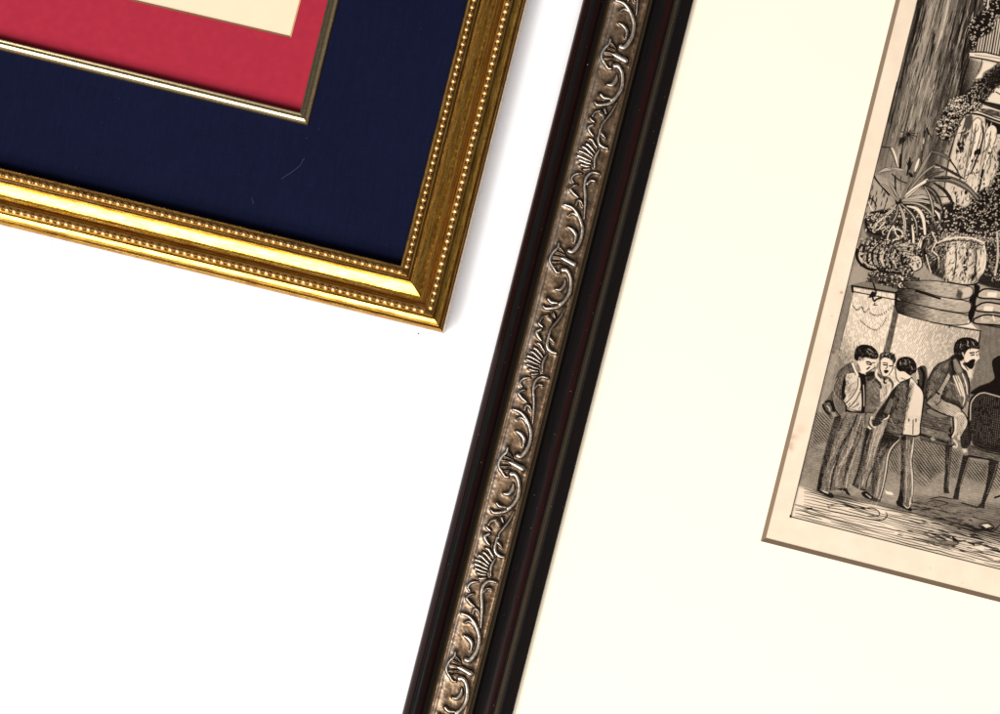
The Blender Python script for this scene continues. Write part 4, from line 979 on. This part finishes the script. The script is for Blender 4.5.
# man facing, in the middle
J2 = [(874, 372), (868, 377), (866, 386), (866, 400), (865, 413), (873, 414), (878, 407), (884, 399), (890, 391), (894, 385), (890, 378), (884, 376)]
fill(J2, .44); hatch(J2, 42, 1.45, .6, .42, seed=190); fill([(866, 373), (872, 371), (876, 374), (872, 380), (867, 381)], .1, .85, soft=.7)
fill([(881, 382), (885, 380), (891, 383), (891, 390), (886, 397), (881, 402), (880, 394)], .85); hatch([(882, 384), (890, 384), (886, 396), (881, 401)], rail_dir, 1.6, .6, .3, seed=191)
line([(877, 370), (876, 375), (879, 379), (882, 382)], 1.2, .9); line([(876, 380), (880, 384), (881, 388)], 1.0, .08)
fill([(879, 360), (879.5, 355), (883, 352.2), (889, 352), (894, 354.5), (896, 359), (895, 363), (892.5, 363), (889, 358.8), (884, 357.5), (881, 359.5), (880, 364)], .3); curls([(880, 355), (888, 352), (895, 356), (894, 361), (886, 357)], 34, .35, .75, 1.5, 30); curls([(880, 355), (888, 352), (895, 356), (894, 361), (886, 357)], 34, .35, .08, 1.5, 31)
fill([(880.5, 361), (884, 358), (889, 358.8), (893, 362.5), (892.3, 368), (890, 373), (886, 376), (882, 374.5), (880, 369)], .92)
line([(883, 362.8), (886, 362.8)], .45, .15); line([(883.5, 364.8), (886.2, 364.9)], .65, .12); line([(889.5, 366), (892, 366)], .65, .12); line([(887.2, 363), (887, 367.5), (885.5, 368.5)], .5, .35); fill([(883.8, 370.3), (886.5, 369.8), (888.8, 371), (886.5, 373.3), (884.5, 372.8)], .1); line([(880.3, 362), (880, 369), (882, 374.5)], .45, .15); line([(893.2, 362), (892.5, 369), (889, 375)], .4, .2)
fill([(881.5, 378), (885, 380.5), (888, 378.5), (888.5, 382), (885, 382.5), (881, 383)], .75); line([(884.5, 378), (884, 382.5), (886, 383)], .8, .1)
fill([(866, 413), (874, 414), (884, 421), (884.5, 428), (881, 446), (876, 460), (868, 476), (866, 489), (858, 489), (852, 485), (857, 472), (860, 460), (862, 444), (864, 428)], lambda X, Y: .46 + .16 * np.clip((X - 866) / 10, -1, 1), curve=False)
fill([(866, 428), (872, 427), (872, 440), (866, 458), (860, 474), (855, 484), (853, 484), (858, 470), (862, 452)], .14, soft=1)
for p in [[(880, 424), (874, 440), (870, 456), (866, 470)], [(876, 426), (871, 442), (868, 456)], [(883, 426), (877, 444), (873, 458)], [(864, 478), (862, 486)]]: line(p, .6, .82, .9, (.4, .4))
hatch([(866, 430), (882, 428), (874, 462), (862, 486), (856, 480)], rail_dir - 8, 1.4, .4, .38, seed=193); line([(872, 413), (866, 413), (865, 425)], .5, .12); line([(876, 462), (868, 478), (866, 488)], .5, .1)
line([(872, 417), (870, 420), (871.5, 425), (875, 427)], .8, .9); line([(868.5, 427), (870.5, 428.5)], 1.0, .9); line([(870, 418), (869, 424), (872, 428)], .45, .1)
# man seen from behind
fill([(884, 432), (898, 435), (914.5, 436.5), (914, 446), (912.6, 460), (913.3, 480), (912, 500), (911.5, 508), (904, 507), (897, 503), (900, 490), (901.3, 462), (901, 444), (893, 449), (888.5, 458), (887, 472), (884, 486), (880, 502), (870, 499), (862, 494), (870, 485), (873, 468), (875, 452), (880, 440)], .40, curve=False)
fill([(901, 437), (906, 437), (904.5, 460), (904.5, 490), (902, 505), (897, 503), (900, 490), (901, 462)], .09, soft=.5)
fill([(884, 433), (899, 437), (892, 446), (886, 452), (880, 466), (876, 486), (872, 497), (872, 480), (874, 462), (877, 448)], .13, soft=.7)
for p, w, tn in [([(914.3, 438), (912.7, 448), (911, 462), (912.3, 476), (912.6, 490), (909.5, 504)], 1.1, .92), ([(907, 440), (907, 462), (906, 486), (905.5, 502)], 1.0, .66), ([(909.5, 440), (909, 470), (908.8, 500)], .6, .55), ([(899, 440), (892, 447), (888, 456), (886, 470), (883, 486), (879, 500)], .7, .88), ([(884, 462), (881, 480), (877, 498)], 1.0, .6), ([(881, 470), (878, 488), (876, 497)], .6, .8),
                 ([(914.6, 437), (913.6, 450), (912.2, 462), (913.7, 480), (912.4, 504)], .4, .08), ([(900, 440), (893.5, 448), (889, 458), (887, 472), (883.6, 488), (880, 502)], .45, .08)]: line(p, w, tn, .95, (.6, .5))
hatch([(878, 460), (885, 458), (880, 500), (874, 496)], rail_dir + 4, 1.3, .5, .35, seed=195); hatch([(904, 440), (912, 440), (912, 500), (904, 500)], 88, 1.5, .55, .3, seed=196)
fill([(861, 493), (866, 491), (872, 496), (879, 499.5), (878, 502), (871, 500), (864, 497)], .08); line([(866, 494), (871, 498)], .5, .75)
fill([(896, 501.5), (899, 500), (904, 506), (911, 508), (911, 511.3), (904, 508.5), (897.5, 505.5)], .08); line([(904, 505), (908, 508), (911, 503)], .5, .85)
JK = [(904, 381), (911, 378.5), (917, 385), (922, 391), (923.5, 398), (922, 410), (920.5, 424), (918.5, 435.3), (905, 434.8), (892, 433.6), (884, 432), (887, 424), (889, 414), (896, 400), (893, 392), (897, 385)]
fill(JK, lambda X, Y: np.where(X > 910 - (Y - 381) * .13, .90, .17 + .1 * vnoise(X / 2, Y / 2, 15)))
hatch([(909, 383), (914, 384), (910, 402), (906, 414), (903, 420)], rail_dir + 14, 1.5, .75, .45, seed=200, soft=1.5); hatch([(896, 386), (908, 383), (903, 433), (886, 431), (890, 412)], rail_dir - 30, 1.6, .45, .3, True, seed=201, to=.6, cut=.3)
line([(919, 385), (922.5, 391), (923.8, 398), (922.3, 412), (920.5, 425), (918.7, 435.4), (903, 434.8), (884, 432.4)], .7, .07); line([(913.2, 420), (912.9, 434)], .45, .15); line([(909, 419), (909, 421)], .6, .15); line([(916, 419), (916, 421.5)], .6, .15); line([(888, 421), (896, 423), (902, 422.5)], .6, .06)
fill([(901, 383), (894, 388), (889, 395), (884, 403), (879, 410), (875, 417), (876, 421), (883, 420), (889, 416), (894, 408), (898, 398)], .19); hatch([(894, 400), (890, 398), (884, 412), (889, 415)], rail_dir + 12, 1.3, .75, .4, True, seed=202, to=.8); line([(899, 398), (895, 408), (889, 417)], .7, .06)
line([(884, 419.5), (887.5, 418), (889, 415.5)], .7, .92); fill([(872, 420), (876, 419), (882, 422), (878, 425.5), (873, 426)], .2)
fill([(896, 365), (898, 359.5), (903, 356.8), (909, 357), (914, 360), (916.6, 366), (916, 372), (912.5, 375.5), (909, 375), (904, 371.5), (899.5, 371.5), (896.5, 369)], .09)
for p in [[(903, 359), (906, 361), (904, 365)], [(909, 360), (910, 364)], [(900, 361), (901, 366)], [(911, 366), (913, 370)]]: line(p, .6, .55, .9, (.4, .4))
fill([(895.5, 366), (897, 369), (900, 371.5), (904, 371.8), (909, 375.5), (910, 378), (904, 380), (899, 382), (896.5, 378)], .90); line([(895.3, 367), (895.6, 372), (896.5, 378), (899, 382)], .45, .12); line([(901, 378), (905, 379.3)], .4, .35); line([(900, 382.5), (905, 380.5), (911, 378.2)], .45, .1); line([(911, 377), (914, 380), (918, 385.5)], .5, .12)
fill([(911, 374), (916, 372.5), (917, 384), (913, 379)], .62)
RD = rail_dir
STRIP = [(853, 358), (846, 352), (838, 350), (834, 372), (830, 396), (836, 376), (845, 364)]
TR1 = [(836, 418), (861, 415), (868, 418), (862, 446), (856, 466), (846, 486), (838, 486), (822, 486), (824, 456), (830, 432)]
streaks(TR1, RD, 120, (4, 11), seed=401, wd=(.12, .28)); streaks(TR1, RD + 8, 50, (3, 7), seed=402, pd=.1)
TR2 = [(870, 428), (883, 428), (878, 450), (872, 466), (864, 486), (856, 482), (862, 460)]
streaks(TR2, RD + 2, 75, (4, 10), seed=403, pd=.45)
TR3 = [(876, 450), (886, 446), (884, 470), (879, 498), (871, 494), (874, 466)]
streaks(TR3, RD - 4, 60, (4, 10), seed=404, pd=.4); streaks([(880, 438), (898, 438), (886, 452), (878, 458)], RD + 20, 40, (2, 5), seed=405, pd=.3, al=(.3, .6))
streaks([(902, 440), (913, 440), (911, 470), (912, 500), (902, 502)], 92, 75, (4, 12), seed=406, pd=.5); streaks([(901, 438), (905, 438), (904, 500), (900, 490)], 92, 25, (3, 6), seed=407, pd=0, al=(.3, .6))
CO1 = [(852, 363), (841, 371), (836, 384), (832, 396), (838, 400), (845, 410), (842, 396), (843, 380), (850, 372)]
streaks(CO1, RD - 10, 70, (2.5, 7), seed=408, pd=.5); streaks([(847, 378), (857, 378), (856, 394), (848, 402), (844, 394)], RD + 25, 34, (3, 7), seed=409, pd=.75, al=(.35, .7))
streaks([(849, 402), (860, 396), (861, 409), (850, 408)], RD + 10, 16, (3, 6), seed=410, pd=.8)
streaks([(867, 376), (878, 378), (880, 400), (872, 412), (866, 410)], 45, 50, (2.5, 6), seed=411, pd=.35, al=(.35, .7)); streaks([(881, 383), (891, 384), (886, 397), (881, 400)], RD, 20, (3, 6), seed=412, pd=.6)
streaks([(897, 386), (908, 383), (904, 432), (888, 430), (892, 410)], RD - 28, 80, (2, 6), seed=413, pd=.35, al=(.3, .65)); streaks([(908, 384), (914, 386), (909, 406), (904, 425)], RD + 10, 40, (3, 7), seed=414, pd=.75)
streaks([(900, 386), (893, 394), (884, 410), (878, 418), (888, 415), (896, 400)], RD - 40, 34, (2, 4), seed=415, pd=.15, al=(.3, .6))
streaks([(950, 360), (938, 366), (930, 380), (927, 395), (936, 388), (944, 372)], RD + 8, 55, (3, 8), seed=416, pd=.45, al=(.35, .7)); streaks([(946, 378), (956, 384), (960, 402), (946, 398)], 50, 45, (2, 6), seed=417, pd=.3, al=(.3, .6))
streaks(SL, 30, 55, (3, 7), seed=418, pd=.5); streaks([(955, 376), (962, 374), (968, 388), (968, 400), (963, 404)], RD - 30, 24, (4, 8), seed=419, pd=.6)
streaks([(922, 414), (948, 421), (948, 440), (922, 434)], 15, 60, (2, 7), seed=420, pd=.5, al=(.3, .7)); streaks([(956, 416), (965, 417), (963, 434), (956, 434)], RD, 18, (3, 6), seed=421, pd=.7)
streaks([(946, 448), (951, 450), (948, 488), (945, 486)], RD - 8, 16, (4, 9), seed=422, pd=.3, al=(.3, .5)); streaks([(970, 449), (1010, 458), (1010, 464), (968, 455)], 14, 30, (3, 7), seed=423, pd=.5, al=(.3, .6))
streaks([(856, 348), (868, 346), (877, 354), (872, 358), (860, 356)], 30, 22, (2, 4), seed=424, pd=.3, al=(.3, .6), wig=.6); streaks([(898, 362), (912, 360), (915, 370), (904, 370)], 60, 22, (2, 4), seed=425, pd=.3, al=(.35, .65), wig=.7); streaks([(956, 344), (972, 340), (977, 345), (966, 349), (958, 354)], 60, 26, (2, 4), seed=426, pd=.3, al=(.35, .65), wig=.7)
# fine second cutting over the figures and the wall behind them
for reg, a_, sp_, d_, lt in ((TR1, RD - 3, 1.15, .42, True), (TR1, RD + 16, 1.3, .30, False), (TR2, RD, 1.15, .42, True), (TR3, RD - 6, 1.15, .42, True), ([(902, 440), (912, 440), (911, 500), (903, 500)], 92, 1.2, .4, True),
                            (CO1, RD - 32, 1.2, .42, True), (CO1, 20, 1.4, .3, False), ([(847, 376), (852, 375), (850, 392), (844, 396)], 40, 1.25, .6, False), ([(867, 376), (878, 378), (884, 398), (872, 412), (866, 410)], -30, 1.3, .35, True),
                            ([(897, 386), (907, 384), (903, 432), (888, 430), (892, 410)], 40, 1.3, .38, True), ([(907, 384), (912, 386), (908, 410), (904, 430)], 35, 1.2, .45, False),
                            ([(950, 360), (938, 366), (928, 382), (927, 398), (938, 390), (946, 374)], 30, 1.25, .4, True), ([(946, 378), (957, 386), (962, 402), (946, 398)], RD - 20, 1.2, .35, True),
                            ([(921, 412), (950, 420), (950, 446), (921, 438)], 15, 1.2, .3, True), (STRIP, RD, 1.2, .3, False), ([(814, 416), (1035, 425), (1035, 520), (915, 508), (798, 485)], 14, 1.15, .20, False), ([(814, 416), (1035, 425), (1035, 520), (915, 508), (798, 485)], 12, 2.3, .14, True)):
    hatch(reg, a_, sp_, d_, .42, lt, wob=.35, seed=int(500 + a_ + sp_ * 10), soft=.8, cut=.22, to=(.92 if lt else .04))
for reg, sd in (([(856, 347), (868, 345.5), (877, 352), (877, 357), (866, 356), (857, 359)], 520), ([(898, 359), (910, 358), (915.5, 366), (912, 374), (903, 370)], 521), ([(955, 343), (966, 338.5), (977, 342), (978, 348), (966, 350), (957, 357)], 522)):
    curls(reg, 16, .26, .55, 2.6, sd, .75); curls(reg, 14, .3, .04, 2.4, sd + 9, .8)
# flaw in the floor tone
fill([(885, 490), (887.5, 491.5), (892, 492.5), (893, 495), (889, 494.5), (886, 493.5)], .93)

# ---------------- border and margin
for a, b in (((917 + .245 * 40, -40), (790.6, 516.4)), ((790.6, 516.6), (1040, 578.9))):
    pass
MARG = pmask([(917 + .245 * 40, -40), (1040, -40), (1040, 578.7), (790.6, 516.5)], .25)
full = np.zeros_like(T); full[MARG[0]] = MARG[1]
T = T * full + 1.0 * (1 - full)
line([(897, 82), (790.6, 516.5)], .42, .12, .9, curve=False); line([(878, 168), (791.9, 516)], .22, .35, .5, curve=False); line([(790.6, 516.7), (1040, 579.2)], .45, .1, 1, curve=False)
fill([(789.8, 514.8), (791.6, 515), (791.4, 517.8), (789.6, 517.4)], .07, curve=False)
# press tone: slight unevenness everywhere ink lies
T *= (1 - (1 - T) * 0) 
T = np.clip(T + (1 - T) * .10 * (vnoise(GX / 1.3, GY / 1.3, 300) - .4), 0, 1)
# bite of the press: fuller blacks, cleaner lights
T = np.clip(T, 0, 1); T = T * .42 + .58 * (T * T * (3 - 2 * T)); T = np.clip((T - .03) * 1.03, 0, 1)
# foxing stains
FX = np.zeros_like(T)
def stain(x, y, rx, ry, a):
    FX[:] = np.maximum(FX, a * np.exp(-(((GX - x) / rx) ** 2 + ((GY - y) / ry) ** 2)) * (.6 + .6 * vnoise(GX / 2, GY / 2, 310)))
stain(841.5, 292.5, 1.5, 1.3, .85); stain(833.5, 352, 1.9, 1.7, .9); stain(793, 437, 5.5, 3.6, .40); stain(791, 446, 3.2, 5, .42); stain(801, 430, 6, 5, .16); stain(832, 316, 1, 1, .3); stain(829, 352, 2.5, 2, .15)
stain(880, 27, 12, 3, .10); stain(809, 503, 1.2, 1, .2); stain(845, 552, 1, 1, .2); stain(962, 583, 1.4, .8, .3); stain(930, 568, 1, 1, .3)
FX = np.clip(FX, 0, 1)

# sheet: fine grid over the drawn area, squared to the frame, coarse beyond
oc = np.array([756.0, 547.0]); e1 = np.array([.9706, .2405]); e2 = np.array([.2390, -.9710])
g1 = np.concatenate([[-40], np.arange(0, 285, .34), np.array([330, 420, 520, 640])])
g2 = np.concatenate([[-40], np.arange(-2, 600, .34), np.array([660, 760, 900, 1000])])
A2, A1 = np.meshgrid(g2, g1, indexing='ij')
PX = oc[0] + A1 * e1[0] + A2 * e2[0]; PY = oc[1] + A1 * e1[1] + A2 * e2[1]
fx = (PX - X0) * R - .5; fy = (PY - Y0) * R - .5
def samp(Z, out):
    xi = np.floor(fx).astype(int); yi = np.floor(fy).astype(int); u = fx - xi; v = fy - yi
    ok = (xi >= 0) & (yi >= 0) & (xi < NX - 1) & (yi < NY - 1)
    xi = np.clip(xi, 0, NX - 2); yi = np.clip(yi, 0, NY - 2)
    z = (Z[yi, xi] * (1 - u) + Z[yi, xi + 1] * u) * (1 - v) + (Z[yi + 1, xi] * (1 - u) + Z[yi + 1, xi + 1] * u) * v
    return np.where(ok, z, out)
tone = samp(T, .7) ** 2.1
fox = samp(FX, 0.0)
hp = 5.5
z = hp * S; k_ = S * (H - z) / H
VV = np.stack([(PX - 500) * k_, (357 - PY) * k_, np.full(PX.shape, z)], -1).reshape(-1, 3)
ns, nd = PX.shape
ii = np.arange((ns - 1) * (nd - 1)); r_, c_ = ii // (nd - 1), ii % (nd - 1); a_ = r_ * nd + c_
FF = np.stack([a_, a_ + 1, a_ + nd + 1, a_ + nd], 1)
pr = obj('engraving_print', VV, FF, mat_print(), dark, attr={'paper_tone': tone, 'foxing': fox})
tag(pr, 'sepia engraving of gentlemen among potted plants and a column')

# cream mat with bevel opening
M_cream = mat_paper('cream_mat_board', (0.93, 0.80, 0.622), (0.96, 0.825, 0.645), 40, 0.85, 0.12, 0.15)
M_core2 = mat_plain('brown_bevel_core', (0.34, 0.235, 0.15), 0.85)
OP = [(760.6, 541.2), (760.6 + .2420 * 950, 541.2 - .9703 * 950), (760.6 + .2420 * 950 + .9703 * 560, 541.2 - .9703 * 950 + .2490 * 560), (760.6 + .9690 * 560, 541.2 + .2470 * 560)]
flat_ring('cream_mat', inset(DQ, 103), OP, 9.0, 3.0, 4.3, M_cream, dark, M_core2)
slab('backing_board', inset(DQ, 101), 2.2, 5.2, mat_plain('brown_backing_board', (0.25, 0.19, 0.13)), dark)

# ------------------------------------------------------------------ lint, dust, grit
def thread(name, pts, h, rad, mat, label, cat):
    P = cr(pts, 6); V = []; F = []
    n = len(P)
    for i, p in enumerate(P):
        t_ = P[min(i + 1, n - 1)] - P[max(i - 1, 0)]; t_ /= np.linalg.norm(t_); nn = np.array([-t_[1], t_[0]])
        rr = rad * (0.5 + .5 * min(1, i / 3, (n - 1 - i) / 3))
        for k in range(6):
            a = k * math.pi / 3
            q = p + nn * math.cos(a) * rr
            V.append(W(q[0], q[1], h + rr * math.sin(a)))
    for i in range(n - 1):
        for k in range(6):
            F.append((i * 6 + k, i * 6 + (k + 1) % 6, (i + 1) * 6 + (k + 1) % 6, (i + 1) * 6 + k))
    F.append(tuple(range(5, -1, -1))); F.append(tuple((n - 1) * 6 + k for k in range(6)))
    cx, cy = P.mean(0); w = W(cx, cy, h)
    me_v = [(a - w[0], b - w[1], c - w[2]) for a, b, c in V]
    o = obj(name, me_v, F, mat); o.location = w
    return tag(o, label, cat)
M_lint = mat_plain('pale_lint', (0.045, 0.045, 0.075), 0.9, .1)
M_lint2 = mat_plain('dim_lint', (0.045, 0.045, 0.075), 0.9, .1)
thread('lint_fibre', [(281.5, 179), (286, 175.5), (291, 172.5), (297, 168), (301, 164), (303, 160), (305, 158)], 22.1, .36, M_lint, 'long thin curved lint fibre lying on the navy mat', 'lint')
thread('lint_fibre', [(252.5, 197), (252, 199.5), (253.4, 201.5), (252.6, 204.5)], 22.0, .3, M_lint2, 'short wavy lint fibre on the navy mat near the beaded bottom rail', 'lint')

def specks(name, pts, mat, seed):
    rr = random.Random(seed); V = []; F = []
    for (x, y, h, s) in pts:
        b = len(V); m = 7
        for lv, sc in ((0, 1), (s * .5, .6)):
            for k in range(m):
                a = 2 * math.pi * k / m; q = s * sc * rr.uniform(.6, 1.3)
                V.append(W(x + math.cos(a) * q, y + math.sin(a) * q * .8, h + lv))
        for k in range(m): F.append((b + (k + 1) % m, b + k, b + m + k, b + m + (k + 1) % m))
        F.append(tuple(b + m + m - 1 - k for k in range(m)))
    return V, F
rr = random.Random(33)
pts = [(319, 129, 21.6, .5), (307, 138, 21.6, .45), (215, 136, 21.6, .35), (123, 88, 21.6, .35), (164, 109, 21.6, .35), (102, 122.5, 21.6, .4), (281, 231, 21.6, .4), (312, 229.5, 21.6, .35), (373, 268, 21.6, .35), (386, 245, 21.6, .35), (76, 168, 21.6, .3)]
for k in range(26):
    x = rr.uniform(0, 420); y = rr.uniform(60, 240)
    if y > 62 + x * .25 and y < 160 + x * .25 and x < 445 - (y) * .25: pts.append((x, y, 21.6, rr.uniform(.16, .32)))
for k in range(12):
    y = rr.uniform(0, 110); pts.append((rr.uniform(345 - y * .24, 440 - y * .24), y, 21.6, rr.uniform(.16, .3)))
V, F = specks('dust', pts, None, 4)
tag(obj('dust', V, F, mat_plain('pale_dust', (0.07, 0.07, 0.10), .9, .1)), 'pale specks of dust scattered over the navy mat', 'dust', 'stuff')
for (x, y, s, lab) in [(418.5, 333.6, 1.1, 'dark crumb of grit on the white surface just below the gilt corner'), (52.5, 240.2, .7, 'small dark crumb of grit touching the lower edge of the gilt frame at far left')]:
    V, F = specks('grit', [(x, y, .05, s)], None, int(x))
    w = W(x, y, 0); V = [(a - w[0], b - w[1], c) for a, b, c in V]
    o = obj('grit_crumb', V, F, mat_plain('dark_grit', (0.05, 0.035, 0.03), .9)); o.location = (w[0], w[1], 0)
    tag(o, lab, 'grit')

# ------------------------------------------------------------------ light and camera
def area(name, loc, target, sx, sy, power, col):
    l = bpy.data.lights.new(name, 'AREA'); l.shape = 'RECTANGLE'; l.size = sx; l.size_y = sy; l.energy = power; l.color = col
    o = bpy.data.objects.new(name, l); C.objects.link(o); o.location = loc
    import mathutils
    d = mathutils.Vector(target) - mathutils.Vector(loc)
    o.rotation_euler = d.to_track_quat('-Z', 'Y').to_euler()
    return o
area('softbox_light', (-0.98, -2.62, 2.62), (-0.02, -0.05, 0), 2.9, 2.05, 212, (1, 0.985, 0.97))
area('side_softbox_light', (-1.75, -1.04, 2.55), (-0.05, -0.15, 0), 0.95, 1.15, 58, (1, 0.96, 0.92))

w = bpy.data.worlds.new('World'); bpy.context.scene.world = w; w.use_nodes = True
wt = w.node_tree; bg = wt.nodes['Background']
tcw = wt.nodes.new('ShaderNodeTexCoord'); sp = wt.nodes.new('ShaderNodeSeparateXYZ'); wt.links.new(tcw.outputs['Generated'], sp.inputs[0])
rz = wt.nodes.new('ShaderNodeValToRGB'); wt.links.new(sp.outputs['Z'], rz.inputs['Fac'])
cr_ = rz.color_ramp; cr_.elements[0].position = 0.0; cr_.elements[0].color = (0.42, 0.41, 0.40, 1)
cr_.elements[1].position = 1.0; cr_.elements[1].color = (0.10, 0.105, 0.12, 1)
e = cr_.elements.new(0.45); e.color = (0.24, 0.24, 0.25, 1); e = cr_.elements.new(0.85); e.color = (0.07, 0.07, 0.08, 1)
ry = wt.nodes.new('ShaderNodeMath'); ry.operation = 'MULTIPLY_ADD'; wt.links.new(sp.outputs['X'], ry.inputs[0]); ry.inputs[1].default_value = -0.22; ry.inputs[2].default_value = 1.12
mx = wt.nodes.new('ShaderNodeVectorMath'); mx.operation = 'SCALE'; wt.links.new(rz.outputs['Color'], mx.inputs[0]); wt.links.new(ry.outputs[0], mx.inputs['Scale'])
wt.links.new(mx.outputs[0], bg.inputs['Color']); bg.inputs['Strength'].default_value = 1.0

cam = bpy.data.cameras.new('Camera'); co = bpy.data.objects.new('Camera', cam); C.objects.link(co)
co.location = (0, 0, H); co.rotation_euler = (0, 0, 0)
cam.sensor_width = 36; cam.lens = 36 * H / (1000 * S); cam.clip_start = 0.05; cam.clip_end = 20
sc = bpy.context.scene; sc.camera = co
sc.view_settings.view_transform = 'Standard'; sc.view_settings.look = 'None'
sc.view_settings.exposure = 0; sc.view_settings.gamma = 1
